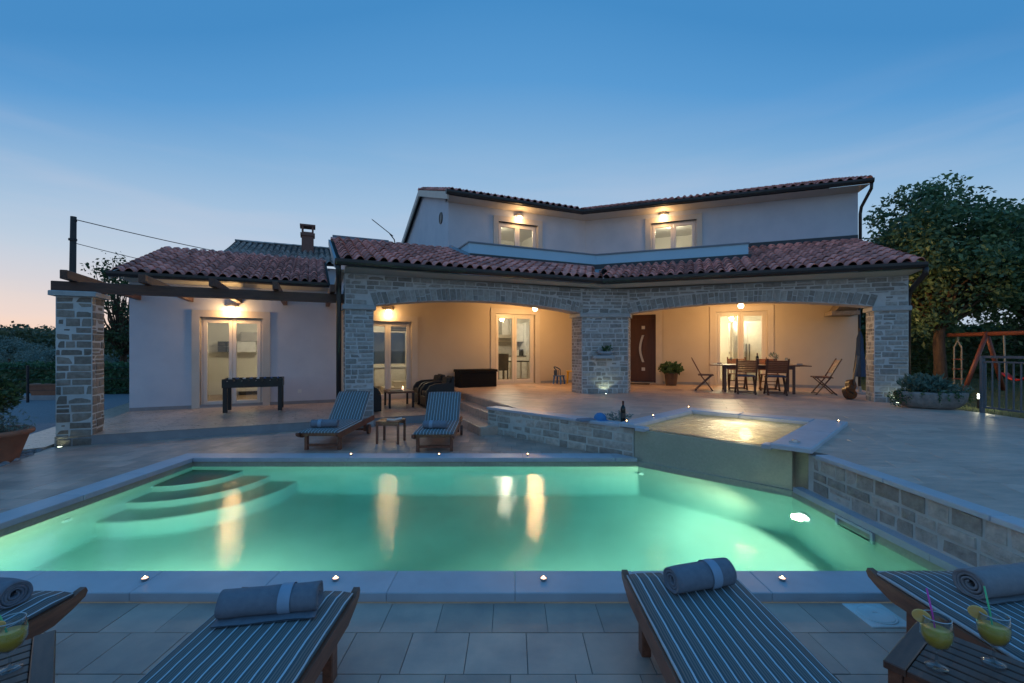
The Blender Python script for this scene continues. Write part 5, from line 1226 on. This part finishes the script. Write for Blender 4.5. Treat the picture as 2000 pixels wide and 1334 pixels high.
uplight('tiny bright light in the floor under the pier ledge', pm_.x - .02, pm_.y - .16, TU, 2.6, (0, .28, 1)); p = H2(4.18, VR - .12)
uplight('tiny bright light in the floor beside the stone trough', p.x, p.y, TU, 1.0, (0, .3, 1)); p = H1(-3.9, 10.02)
uplight('tiny light in the deck at the foot of the pergola pillar', p.x, p.y, 0., .12, (0, .3, 1))

# ------------------------------------------------------------------ bottle, cap and dried flowers by the tub
def wine(name, label, loc, s=1., m='bottle_glass'):
    t = thing(name, label, 'bottle', loc); pr = [(.036, 0), (.038, .01), (.038, .19), (.034, .215), (.016, .245), (.0145, .26), (.0145, .305), (.016, .306), (.016, .312), (.001, .313)]
    MB().lathe([(r * s, z * s) for r, z in pr], 20).build('glass_body', m, t, True); MB().lathe([(.0155 * s, .255 * s), (.0165 * s, .257 * s), (.0168 * s, .314 * s), (.001, .316 * s)], 16).build('foil', 'foil_red', t); MB().lathe([(.0384 * s, .06 * s), (.0384 * s, .14 * s)], 20).build('paper_label', 'dark_lacquer', t); return t
pw = H3(-3.66, 6.32); wine('wine_bottle', 'dark wine bottle standing at the hot tub corner', (pw.x, pw.y, TU + .012), 1.05)
cb = thing('peaked_hat', 'bright blue peaked cap lying on the terrace beside the bottle', 'cap', (pw.x - .32, pw.y + .22, TU), R(200))
b = MB(); vs = []; m = 18
for r, z in ((.10, 0), (.10, .04), (.085, .085), (.05, .115), (.001, .125)): vs += [(r * math.cos(2 * math.pi * k / m), r * 1.1 * math.sin(2 * math.pi * k / m), z) for k in range(m)]
b.add(vs, [(j * m + k, j * m + (k + 1) % m, (j + 1) * m + (k + 1) % m, (j + 1) * m + k) for j in range(4) for k in range(m)]); b.build('crown', 'cap_blue', cb, True)
b = MB(); b.add([(-.09, .06, .012), (.09, .06, .012), (.075, .15, .006), (.03, .19, .004), (-.03, .19, .004), (-.075, .15, .006), (-.09, .06, .018), (.09, .06, .018), (.075, .15, .012), (.03, .19, .01), (-.03, .19, .01), (-.075, .15, .012)], [(0, 1, 2, 3, 4, 5)[::-1], (6, 7, 8, 9, 10, 11)] + [(i, (i + 1) % 6, 6 + (i + 1) % 6, 6 + i) for i in range(6)]); b.build('peak', 'cap_blue', cb)
ds = leaves(MB(), 260, (0, 0, .05), (.24, .12, .09), .06, 21, .2, 0, .3, 0.002); tag(ds.build('dried_flowers', 'leaf_olive', None, False, (pw.x - .02, pw.y + .24, TU)), 'loose bunch of pale dried flowers lying behind the bottle', 'flowers')
sh_ = MB().cbox(-.15, .15, -.1, .1, 0, .03, .02); tag(sh_.build('folded_cloth', 'towel_blue', None, False, (pw.x - .55, pw.y + .2, TU), .3), 'small folded cloth lying beside the blue cap', 'cloth')

# ------------------------------------------------------------------ dining table and chairs
dn = lambda u, v, z=0: (*rot2(T2, u, v), z)
ux, vy = 1.73, 13.80
dt_ = thing('dining_table', 'long dark wooden table laid under the porch', 'table', dn(ux, vy, TU), T2)
L2, W2, HT = .92, .48, .74
for k in range(7): MB().cbox(-L2, L2, -W2 + k * .137, -W2 + k * .137 + .131, HT - .03, HT, .004).build('plank', 'teak_dark', dt_)
for sx in (-1, 1):
    MB().cbox(min(sx * (L2 + .003), sx * (L2 + .26)), max(sx * (L2 + .003), sx * (L2 + .26)), -W2 + .02, W2 - .02, HT - .025, HT - .002, .004).build('leaf_end', 'teak_dark', dt_)
    for sy in (-1, 1): MB().cbox(sx * (L2 - .12) - .03, sx * (L2 - .12) + .03, sy * (W2 - .1) - .03, sy * (W2 - .1) + .03, 0, HT - .031, .005).build('leg', 'teak_dark', dt_)
    MB().box(-L2 + .14, L2 - .14, sx * (W2 - .1) - .012, sx * (W2 - .1) + .012, HT - .11, HT - .032).build('apron', 'teak_dark', dt_)
def make_chair():
    t = thing('folding_chair', '', 'chair'); W = .23
    for sx in (-1, 1):      # crossed legs, one of them rising into the back
        MB().bar((sx * W, -.22, .0), (sx * W, .10, .44), .025, .045, (1, 0, 0)).build('leg', 'teak_dark', t)
        MB().bar((sx * (W - .03), .24, .0), (sx * (W - .03), -.20, .44), .025, .045, (1, 0, 0)).build('leg', 'teak_dark', t)
        MB().bar((sx * W, .06, .40), (sx * W, .33, .92), .025, .042, (1, 0, 0)).build('back_post', 'teak_dark', t)
        MB().box(min(sx * W, sx * (W - .025)) , max(sx * W, sx * (W - .025)), -.24, .16, .425, .445).build('seat_rail', 'teak_dark', t)
    bm_ = MB().box(-W + .012, W - .012, -.009, .009, 0, .042).mesh('back_slat', 'teak'); sm = MB().box(-W, W, -.02, .02, 0, .014).mesh('seat_slat', 'teak')
    for k in range(7): o = link('back_slat', bm_, t, (0, .155 + k * .024, .56 + k * .0462)); o.rotation_euler = (R(-27), 0, 0)
    for k in range(7): link('seat_slat', sm, t, (0, -.215 + k * .056, .446))
    for y, z in ((-.19, .04), (.21, .04), (.0, .25)): MB().box(-W, W, y - .012, y + .012, z - .012, z + .012).build('stretcher', 'teak_dark', t)
    return t
ch0 = make_chair(); first = True
def chair(label, u, v, rz):
    global first
    o = ch0 if first else copy_tree(ch0); first = False
    o.location = dn(u, v, TU); o.rotation_euler = (0, 0, T2 + R(rz)); o['label'] = label; o['group'] = 'folding chairs round the dining table'; return o
# local +y of the chair is its back
chair('folding chair with back to the pool, closer to the front door', ux - .34, vy - .70, 180)
chair('folding chair with back to the pool, closer to the guitar', ux + .34, vy - .72, 180)
chair('folding chair on the wall side of the table, closer to the front door', ux - .42, vy + .62, 0)
chair('folding chair on the wall side of the table, closer to the guitar', ux + .38, vy + .62, 0)
chair('folding chair at the table end beside the potted plant', ux - 1.32, vy - .05, 90)
chair('folding chair at the table end beside the guitar', ux + 1.50, vy - .15, -90)
for k, (du, dv) in enumerate(((-.40, -.32), (.40, -.32))):
    o = MB().cbox(-.2, .2, -.18, .18, 0, .03, .012).build('seat_pad', 'fabric_blue'); o.location = dn(ux + (.34 if k else -.34), vy - .70, TU + .461); o.rotation_euler = (0, 0, T2); tag(o, 'dark blue seat pad on the chair turned from the pool, closer to the ' + ('guitar' if k else 'front door'), 'cushion', 'seat pads')
zt = TU + HT
wine('wine_bottle', 'dark wine bottle standing in the middle of the dining table', dn(ux + .02, vy + .05, zt)); wine('oil_bottle', 'small brown bottle beside the flower vase on the dining table', dn(ux + .25, vy + .15, zt), .62, 'guitar_wood')
vz = thing('flower_vase', 'small vase of pale flowers on the dining table', 'vase', dn(ux + .45, vy + .22, zt)); MB().lathe([(.03, 0), (.04, .05), (.02, .12), (.024, .15), (.02, .15), (.001, .02)], 14).build('vase', 'dark_lacquer', vz, True); leaves(MB(), 70, (0, 0, .23), (.13, .13, .09), .06, 31, .5).build('flowers', 'leaf_olive', vz)
for du, dv, nm in ((-.95, 0, 'end by the potted plant'), (.96, -.05, 'end by the guitar')):
    pl_ = thing('plate', 'white plate with folded napkin at the table ' + nm, 'plate', dn(ux + du, vy + dv, zt - .001)); MB().lathe([(.07, 0), (.13, .018), (.128, .022), (.07, .006), (.001, .006)], 22).build('dish', 'white_lacquer', pl_, True); MB().prism([(-.07, -.07), (.07, -.07), (0, .07)], .0065, .045).build('napkin', 'towel_grey', pl_)
for du, dv, lb in ((-.62, .12, 'closer to the front door'), (.70, .0, 'closer to the guitar')):
    gl_ = thing('wine_glass', 'empty wine glass on the dining table ' + lb, 'glass', dn(ux + du, vy + dv, zt)); MB().lathe([(.034, 0), (.006, .008), (.004, .08), (.03, .11), (.038, .14), (.03, .19), (.029, .19), (.037, .14), (.028, .112), (.001, .09)], 18).build('bowl', 'drink_glass', gl_, True)
# potted plant by the door
pp = thing('potted_plant', 'bushy green plant in a brown pot beside the front door', 'plant', dn(-.52, 15.25, TU))
MB().lathe([(.16, 0), (.17, .05), (.205, .36), (.22, .37), (.22, .40), (.20, .40), (.19, .36), (.001, .36)], 22).build('pot', 'pot_brown', pp, True); leaves(MB(), 620, (0, 0, .52), (.34, .34, .20), .12, 41, .5, .2, .55).build('foliage', 'leaf_plant', pp)
dm = MB().cbox(-.42, .42, -.22, .22, 0, .018, .006).build('door_mat', 'mat_fibre', None, False, dn(-1.62, 15.45, TU), T2); tag(dm, 'dark brown doormat before the front door', 'mat')
# guitar leaning on the column, folded parasol behind it
gt = thing('guitar', 'brown acoustic guitar leaning against the arcade column', 'guitar', dn(3.42, 12.42, TU))
def outline(n=40):
    pts = []
    for k in range(n):
        a = 2 * math.pi * k / n; y = math.sin(a); w = .185 if y < -.1 else .14; x = math.cos(a) * (w - .045 * math.exp(-((y - .12) / .28) ** 2)); pts.append((x, .245 + .245 * y))
    return pts
ol = outline(); b = MB(); n = len(ol); b.add([(x, -.05, y) for x, y in ol] + [(x, .05, y) for x, y in ol], [(i, (i + 1) % n, n + (i + 1) % n, n + i) for i in range(n)] + [tuple(range(n, 2 * n))]); GT = Matrix.Translation((0, 0, .02)) @ RZ(R(10)) @ Matrix.Rotation(R(27), 4, 'Y') @ Matrix.Rotation(R(-14), 4, 'X')
gb = MB(); gb.add(b.v, b.f, GT); gb.build('body', 'guitar_dark', gt); b2 = MB(); b2.add([(x, -.052, y) for x, y in ol] + [(x, -.044, y) for x, y in ol], [tuple(range(n))] + [(i, (i + 1) % n, n + (i + 1) % n, n + i) for i in range(n)], GT); b2.build('soundboard', 'guitar_wood', gt)
MB().lathe([(.05, -.001), (.05, .001), (.001, .001)], 18, GT @ Matrix.Translation((0, -.054, .30)) @ Matrix.Rotation(R(90), 4, 'X')).build('sound_hole', 'guitar_dark', gt)
MB().box(-.026, .026, -.066, -.04, .36, .96, GT).build('neck', 'guitar_dark', gt); MB().box(-.034, .034, -.06, -.045, .961, 1.12, GT).build('headstock', 'guitar_dark', gt); MB().box(-.07, .07, -.062, -.0521, .14, .165, GT).build('bridge', 'guitar_dark', gt)
ps = thing('folded_parasol', 'folded dark blue parasol standing behind the guitar', 'parasol', dn(4.13, 14.1, TU)); MB().lathe([(.20, 0), (.20, .04), (.04, .06), (.03, .2)], 18).build('base', 'concrete', ps); MB().tube([(0, 0, .1), (0, 0, 1.7)], .02, 8).build('pole', 'black_metal', ps)
b = MB(); vs = []; m = 18
for z, r in ((.45, .11), (.6, .12), (.9, .09), (1.2, .07), (1.45, .06), (1.62, .02)): vs += [(r * (1 + .25 * math.cos(6 * 2 * math.pi * k / m)) * math.cos(2 * math.pi * k / m), r * (1 + .25 * math.cos(6 * 2 * math.pi * k / m)) * math.sin(2 * math.pi * k / m), z) for k in range(m)]
b.add(vs, [(j * m + k, j * m + (k + 1) % m, (j + 1) * m + (k + 1) % m, (j + 1) * m + k) for j in range(5) for k in range(m)]); b.build('canopy', 'fabric_blue', ps, True)
# ------------------------------------------------------------------ planters
tr = thing('stone_trough', 'rough oval stone trough with trailing plants beside the arcade column', 'planter', (8.28, 8.85, TU), R(-14)); tr.scale = (.92, .92, .88)
b = MB(); vs = []; m = 30
for r, z in ((.38, 0), (.50, .03), (.62, .16), (.66, .32), (.64, .37), (.55, .37), (.54, .30), (.01, .30)):
    for k in range(m):
        a = 2 * math.pi * k / m; q = 1 + .07 * mnoise.noise(Vector((math.cos(a) * 2, math.sin(a) * 2, z * 5))); vs.append((r * q * math.cos(a), r * .56 * q * math.sin(a), z + .02 * mnoise.noise(Vector((a * 2, z * 4, 1)))))
b.add(vs, [(j * m + k, j * m + (k + 1) % m, (j + 1) * m + (k + 1) % m, (j + 1) * m + k) for j in range(7) for k in range(m)] + [tuple(range(m))[::-1]]); b.build('trough', 'trough_stone', tr, True)
fb = MB(); leaves(fb, 900, (-.12, 0, .50), (.46, .30, .22), .13, 51, .8, .1, .35); leaves(fb, 300, (.42, -.05, .42), (.26, .26, .12), .07, 52, .3, 0, .5); fb.build('succulents', 'leaf_succulent', tr)
fb = MB()
for k in range(26):
    a = rnd.uniform(0, 6.28); x, y = .60 * math.cos(a), .34 * math.sin(a); L = rnd.uniform(.12, .32)
    for j in range(22): t_ = j / 22; leaves(fb, 1, (x * (1 + .14 * t_), y * (1 + .25 * t_), .40 - L * t_ ** 1.5), (.03, .03, .02), .05, k * 50 + j, -.4, 0, .5)
leaves(fb, 260, (-.62, -.05, .22), (.2, .2, .2), .06, 77, 0); fb.build('trailing_stems', 'leaf_plant', tr)
# big terracotta pot and trough on the left
tp = thing('terracotta_pot', 'large terracotta pot with a bushy plant beside the deck', 'planter', (-7.72, 6.58, -.02))
MB().lathe([(.30, 0), (.33, .03), (.335, .06), (.44, .40), (.49, .415), (.50, .45), (.485, .485), (.44, .485), (.42, .44), (.001, .43)], 30).build('pot', 'terracotta', tp, True)
fb = MB(); leaves(fb, 2000, (-.12, 0, 1.0), (.46, .44, .32), .10, 61, .3, .2, .5); fb.build('foliage', 'leaf_dark', tp)
fb = MB()
for k in range(150):
    a = rnd.uniform(0, 6.28); e = rnd.uniform(.2, 1.2); L = rnd.uniform(.3, .65); d = Vector((math.cos(a) * math.cos(e), math.sin(a) * math.cos(e), math.sin(e)))
    for j in range(9): leaves(fb, 1, tuple(Vector((0, 0, .42)) + d * L * (j / 9) + Vector((0, 0, -.12 * (j / 9) ** 2))), (.015, .015, .015), .075, k * 40 + j, .5, 0, .3)
fb.build('stems', 'leaf_olive', tp)
pb = MB(); r_ = random.Random(4)
pst = [H1(-4.06 - r_.random() ** 1.5 * 1.2, 6.6 + r_.random() * 3.3) for _ in range(420)]
for p in pst:
    s_ = r_.uniform(.03, .075); T = Matrix.Translation((p.x, p.y, -.02 + s_ * .3)) @ RZ(r_.uniform(0, 6)) @ Matrix.Diagonal((s_, s_ * .75, s_ * .5, 1)); pb.lathe([(.3, -.9), (.85, -.45), (1, 0), (.8, .5), (.3, .9)], 7, T)
tag(pb.build('pebbles', 'pebble', None, True), kind='stuff', label='pale rounded pebbles along the deck edge')
t2 = thing('terracotta_trough', 'long terracotta trough with small plants by the far hedge', 'planter', (-15.6, 15.1, .12), R(8))
b = MB(); b.prism([(-.42, -.14), (.42, -.14), (.42, .14), (-.42, .14)], 0, .02); vs = [(-.42, -.13, .0), (.42, -.13, .0), (.42, .13, .0), (-.42, .13, .0), (-.52, -.2, .34), (.52, -.2, .34), (.52, .2, .34), (-.52, .2, .34)]; b.add(vs, [(0, 1, 5, 4), (1, 2, 6, 5), (2, 3, 7, 6), (3, 0, 4, 7), (4, 5, 6, 7)]); b.box(-.55, .55, -.23, .23, .33, .38); b.build('trough', 'terracotta', t2)
leaves(MB(), 160, (.1, 0, .45), (.4, .15, .12), .09, 71, .5).build('plants', 'leaf_plant', t2)
kb = MB().box(-19, -14.2, 14.9, 15.6, -.03, .12); tag(kb.build('kerb_bed', 'concrete'), kind='structure')
# left fence posts with wires
fp = thing('wire_fence', 'thin dark posts with wires along the gravel yard', 'fence', (-15.4, 14.2, -.03))
for x, y in ((-20.2, 13.4), (-15.35, 14.2), (-10.4, 15.2)): world_child(MB().tube([(x, y, -.03), (x, y, 1.15)], .035, 8).build('post', 'black_metal'), fp)
for z in (.35, .7, 1.05): world_child(MB().tube([(-20.2, 13.4, z), (-15.35, 14.2, z), (-10.4, 15.2, z)], .006, 5).build('wire', 'black_metal'), fp)
# garden fence on the right
fn = thing('railing', 'grey metal bar railing between terrace and lawn', 'fence', (8.62, 6.5, TU - .05))
pA, pB = Vector((8.63, 8.22, 0)), Vector((8.63, 3.2, 0))
for k in range(4): p = pA.lerp(pB, k / 3); world_child(MB().cbox(p.x - .028, p.x + .028, p.y - .028, p.y + .028, TU - .07, TU + 1.03, .005).build('post', 'fence_metal'), fn)
for z, w in ((1.02, .022), (.93, .014), (.10, .016)): world_child(MB().bar((pA.x, pA.y, TU + z), (pB.x, pB.y, TU + z), .03, w * 2).build('rail', 'fence_metal'), fn)
n = 44; bmsh = MB().box(-.009, .009, -.009, .009, .10, .92).mesh('bar', 'fence_metal')
for k in range(n):
    p = pA.lerp(pB, (k + .5) / n); o = link('bar', bmsh, None, (p.x, p.y, TU)); world_child(o, fn)
gl = thing('garden_lamp', 'short garden lamp with two bright bands behind the railing', 'lamp', (9.62, 9.2, .44))
MB().lathe([(.05, 0), (.05, .20), (.03, .201), (.03, .30), (.06, .301), (.06, .315), (.001, .32)], 14).build('post', 'black_metal', gl)
for z in (.205, .26): MB().lathe([(.044, z), (.046, z + .006), (.046, z + .034), (.044, z + .04)], 16).build('light_band', 'garden_lens', gl)
point('garden_light', (9.62, 9.2, .62), 5, (1., .93, .62), .07); point('garden_light', (9.55, 9.05, .80), 6, (1., .90, .58), .07)

# ------------------------------------------------------------------ swing set
sw = thing('swing_set', 'reddish wooden swing frame with rope ladder and red seat', 'swing', (13.5, 13.0, .44))
def log(name, a, b, r=.055): world_child(MB().tube([a, b], r, 12).build(name, 'swing_wood', None, True), sw)
TOP = 2.10; BX = 13.68
log('beam', (BX, 14.05, TOP), (BX + .05, 8.6, TOP), .06)
for y in (12.9, 9.0):
    log('leg', (BX, y, TOP + .04), (BX - .78, y - .1, .42)); log('leg', (BX, y + .02, TOP + .04), (BX + .82, y + .3, .42))
for y in (13.63, 13.86): world_child(MB().tube([(BX, 13.75, TOP - .02), (BX, 13.75, 1.92), (BX, y, 1.72), (BX, y, .58)], .02, 6).build('rope', 'rope'), sw)
for z in (.75, 1.05, 1.35): world_child(MB().tube([(BX, 13.58, z), (BX, 13.91, z)], .018, 8).build('rung', 'swing_wood'), sw)
for y0, y1 in ((12.46, 12.42), (11.75, 11.80)): world_child(MB().tube([(BX, y0, TOP), (BX, y1, .98)], .022, 6).build('rope', 'rope'), sw)
b = MB(); vs = []
for k in range(11):
    a = -1 + 2 * k / 10; y = 12.11 + a * .33; z = .80 + .17 * a * a
    for x, dz in ((-.09, 0), (.09, 0), (.09, .045), (-.09, .045)): vs.append((BX + x, y, z + dz))
b.add(vs, [(i * 4 + j, i * 4 + (j + 1) % 4, (i + 1) * 4 + (j + 1) % 4, (i + 1) * 4 + j) for i in range(10) for j in range(4)] + [(0, 1, 2, 3), (43, 42, 41, 40)]); world_child(b.build('seat', 'red_plastic', None, True), sw)

# ------------------------------------------------------------------ pole and wires
up_ = thing('utility_pole', 'tall dark wooden utility pole behind the pergola', 'pole', (-11.6, 11.8, -.03))
MB().tube([(0, 0, 0), (.02, 0, 3), (.05, 0, 5.18)], [.085, .075, .065], 12).build('shaft', 'pole_wood', up_, True); MB().lathe([(.09, 0), (.09, .05), (.06, .06)], 12, None, (.03, 0, 4.55)).build('clamp', 'black_metal', up_); MB().box(.06, .12, -.03, .03, 5.05, 5.11).build('bracket', 'black_metal', up_)
def wire(label, a, b, sag, r=.012):
    a = Vector(a); b = Vector(b); pts = [a.lerp(b, k / 16) - Vector((0, 0, sag * 4 * (k / 16) * (1 - k / 16))) for k in range(17)]
    o = MB().tube([p - a for p in pts], r, 6).build('overhead_wire', 'black_metal'); o.location = a; tag(o, label, 'wire')
wire('upper dark cable running from the pole top to the wing roof', (-11.48, 11.8, 5.07), (-7.3, 18.8, 4.9), .12)
wire('lower thin cable running from the pole into the tree', (-11.5, 11.8, 4.45), (-9.5, 19.0, 4.4), .15, .009)

# ------------------------------------------------------------------ trees, hedges, woods
def tree(name, label, base, trunk_r, fork, crown_c, crown_r, n_clump, n_leaf, size, lm, seed, clump=.55, group=None, bare=0.):
    rr = random.Random(seed); base = Vector(base); t = thing(name, label, 'tree', base, 0, group); cc = Vector(crown_c) - base; top = Vector((0, 0, fork))
    tb = MB(); tb.tube([(0, 0, -.1), (.02, 0, fork * .3), (-.01, .02, fork * .7), tuple(top)], [trunk_r * 1.35, trunk_r, trunk_r * .92, trunk_r * .85], 12)
    lf_ = MB(); per = n_leaf // n_clump; centers = []
    for k in range(n_clump):
        while True:
            d = Vector((rr.uniform(-1, 1), rr.uniform(-1, 1), rr.uniform(-1, 1)))
            if .25 < d.length < 1: break
        d = d * (.75 + .25 * rr.random()) if d.length > .6 else d
        c = cc + Vector((d.x * crown_r[0], d.y * crown_r[1], d.z * crown_r[2])) * (.86 + .3 * rr.random()); centers.append(c)
        s_ = clump * rr.uniform(.6, 1.25); leaves(lf_, int(per * rr.uniform(.6, 1.4) * (1 - bare)), c, (s_, s_, s_ * .75), size, seed * 999 + k, -.25, .15, .55)
        if k % 2 == 0 or bare:
            mid = top.lerp(c, .5) + Vector((rr.uniform(-.2, .2), rr.uniform(-.2, .2), rr.uniform(0, .3)))
            tb.tube([tuple(top - Vector((0, 0, .15))), tuple(mid), tuple(c)], [trunk_r * .42, trunk_r * .2, trunk_r * .05], 6, False)
    tb.build('trunk', 'bark', t, True); lf_.build('crown', lm, t); return t
tree('walnut_tree', 'broad walnut tree with lit lower leaves beside the swing', (13.75, 14.4, .42), .165, 2.0, (13.85, 14.6, 4.50), (2.65, 2.2, 2.55), 210, 30000, .165, 'leaf_walnut', 11, .62)
tree('walnut_tree', 'second walnut tree standing behind the swing seat', (18.6, 15.5, .42), .17, 2.0, (18.4, 15.4, 4.3), (2.9, 2.4, 2.5), 160, 20000, .18, 'leaf_walnut', 13, .68)
tree('fruit_tree', 'sparse dark tree standing behind the end of the low wing', (-17.0, 19.6, -.03), .14, 1.6, (-16.9, 19.4, 3.3), (1.6, 1.5, 2.6), 80, 4600, .17, 'leaf_dark', 17, .42, None, .15)
tree('backdrop_tree', 'tall dark tree rising behind the hedge beside the house', (18.9, 24.5, .3), .2, 2.2, (18.6, 24.5, 4.6), (3.6, 2.4, 3.4), 110, 12000, .26, 'leaf_dark', 37, .95)
def hedge(name, label, pts, w, z0, z1, n, size, lm, seed, m=None):
    pts = [Vector((*p, 0)) for p in pts]; t = thing(name, label, 'hedge', (pts[0].x, pts[0].y, z0)); rr = random.Random(seed); core = MB()
    lfm = MB(); tot = sum((b - a).length for a, b in zip(pts, pts[1:]))
    for a, b in zip(pts, pts[1:]):
        d = (b - a); L = d.length; ang = math.atan2(d.y, d.x); core.box(-.1, L + .1, -w / 2 + .12, w / 2 - .12, z0, z1 - .12, Matrix.Translation(a) @ RZ(ang))
        k = int(n * L / tot)
        for i in range(k):
            s_ = rr.random() * L; face = rr.random()
            if face < .62: y, z = -w / 2 + rr.uniform(0, .14), rr.uniform(z0, z1)
            elif face < .92: y, z = rr.uniform(-w / 2, w / 2), z1 - rr.uniform(0, .12) + .05 * mnoise.noise(Vector((s_ * .9, seed, 0)))
            else: y, z = w / 2 - rr.uniform(0, .1), rr.uniform(z0, z1)
            q = rot2(ang, s_, y); leaves(lfm, 1, (a.x + q[0], a.y + q[1], z), (.04, .04, .04), size, seed * 100003 + i, .2, 0, .6)
    world_child(core.build('branches', 'leaf_dark'), t); world_child(lfm.build('foliage', lm), t); return t
hedge('hedge', 'clipped dark green hedge along the gravel yard', [(-30, 15.6), (-16, 17.2), (-9.5, 18.0)], 1.0, -.05, 1.12, 15000, .13, 'leaf_hedge', 23)
hedge('hedge', 'tall dark hedge behind the swing and walnut trunks', [(9.6, 20.5), (16, 20.5), (27, 17.0)], 1.3, .42, 2.6, 15000, .19, 'leaf_hedge', 29)
# olive bushes beyond the hedge
for k, (x, y, r, h) in enumerate(((-27.5, 24.5, 2.1, 2.35), (-23.8, 23.5, 1.7, 1.75), (-20.0, 22.8, 1.5, 1.55), (-31.5, 25, 2.2, 2.3))):
    t = thing('olive_bush', 'rounded silvery olive bush, ' + ('tallest of those beyond the clipped hedge', 'middle one beyond the clipped hedge', 'lowest one near the pergola pillar', 'one at the far end of the clipped hedge')[k], 'bush', (x, y, -.03), 0, 'olive bushes'); MB().tube([(0, 0, -.05), (0, 0, h * .5)], [.12, .05], 8).build('stem', 'bark', t)
    lfm = MB()
    for j in range(34):
        a = rnd.uniform(0, 6.28); e = rnd.uniform(0, 1.5); rr_ = rnd.uniform(.6, 1); leaves(lfm, 110, (r * rr_ * math.cos(a) * math.cos(e), r * rr_ * math.sin(a) * math.cos(e), h * (.42 + .5 * rr_ * math.sin(e))), (.42, .42, .34), .13, k * 777 + j, .3, .1, .35, .0)
    lfm.build('foliage', 'leaf_olive', t)
# far wooded hill: one mass
hl = MB(); nn_ = 60; vs = []
for j in range(7):
    for i in range(nn_ + 1):
        a = R(-85 + 170 * i / nn_); d = 70 + j * 22; x = d * math.sin(a); y = d * math.cos(a); vs.append((x, y, -.2 + (.15 * j) * 1.1 + 1.2 * mnoise.noise(Vector((x * .02, y * .02, 0))) * (j > 0) - (.3 if j == 0 else 0)))
hl.add(vs, [(j * (nn_ + 1) + i, j * (nn_ + 1) + i + 1, (j + 1) * (nn_ + 1) + i + 1, (j + 1) * (nn_ + 1) + i) for j in range(6) for i in range(nn_)]); tag(hl.build('hill', 'lawn', None, True), kind='structure')
wd = MB(); r_ = random.Random(77)
for k in range(420):
    a = R(r_.uniform(-70, -22) if k < 330 else r_.uniform(20, 62)); d = r_.uniform(62, 150); x, y = d * math.sin(a), d * math.cos(a); h = r_.uniform(3.0, 4.0) + (d - 62) * .025
    for q in range(9):
        leaves(wd, 42, (x + r_.uniform(-2.2, 2.2), y + r_.uniform(-1.2, 1.2), h * r_.uniform(.35, .92)), (1.3, 1.1, .8), .42, k * 31 + q, 0, .2, .7)
tag(wd.build('woodland', 'leaf_wood'), kind='stuff', label='dark far-off woodland on the horizon')
wall_lamp('assumed unseen wall lamp on the side wall lighting the walnut tree', T2 + R(90), RWALL + 1.2, -4.60, 2.75, 110)  # lamp assumed out of view, for the light on the tree's lower leaves
# grass tufts on the lawn behind the railing
gm = MB(); r_ = random.Random(9)
for k in range(9000):
    x = r_.uniform(8.75, 19); y = r_.uniform(6.5, 19)
    if x < 10.4 and y > 9.4 and (x - 8.7) < (y - 9.6) * .47: continue
    h = r_.uniform(.03, .085); dx = r_.uniform(-.03, .03); gm.add([(x - .008, y, .438), (x + .008, y, .438), (x + dx, y + r_.uniform(-.03, .03), .44 + h)], [(0, 1, 2)])
tag(gm.build('grass', 'grass_blade'), kind='stuff', label='short mown grass behind the railing')
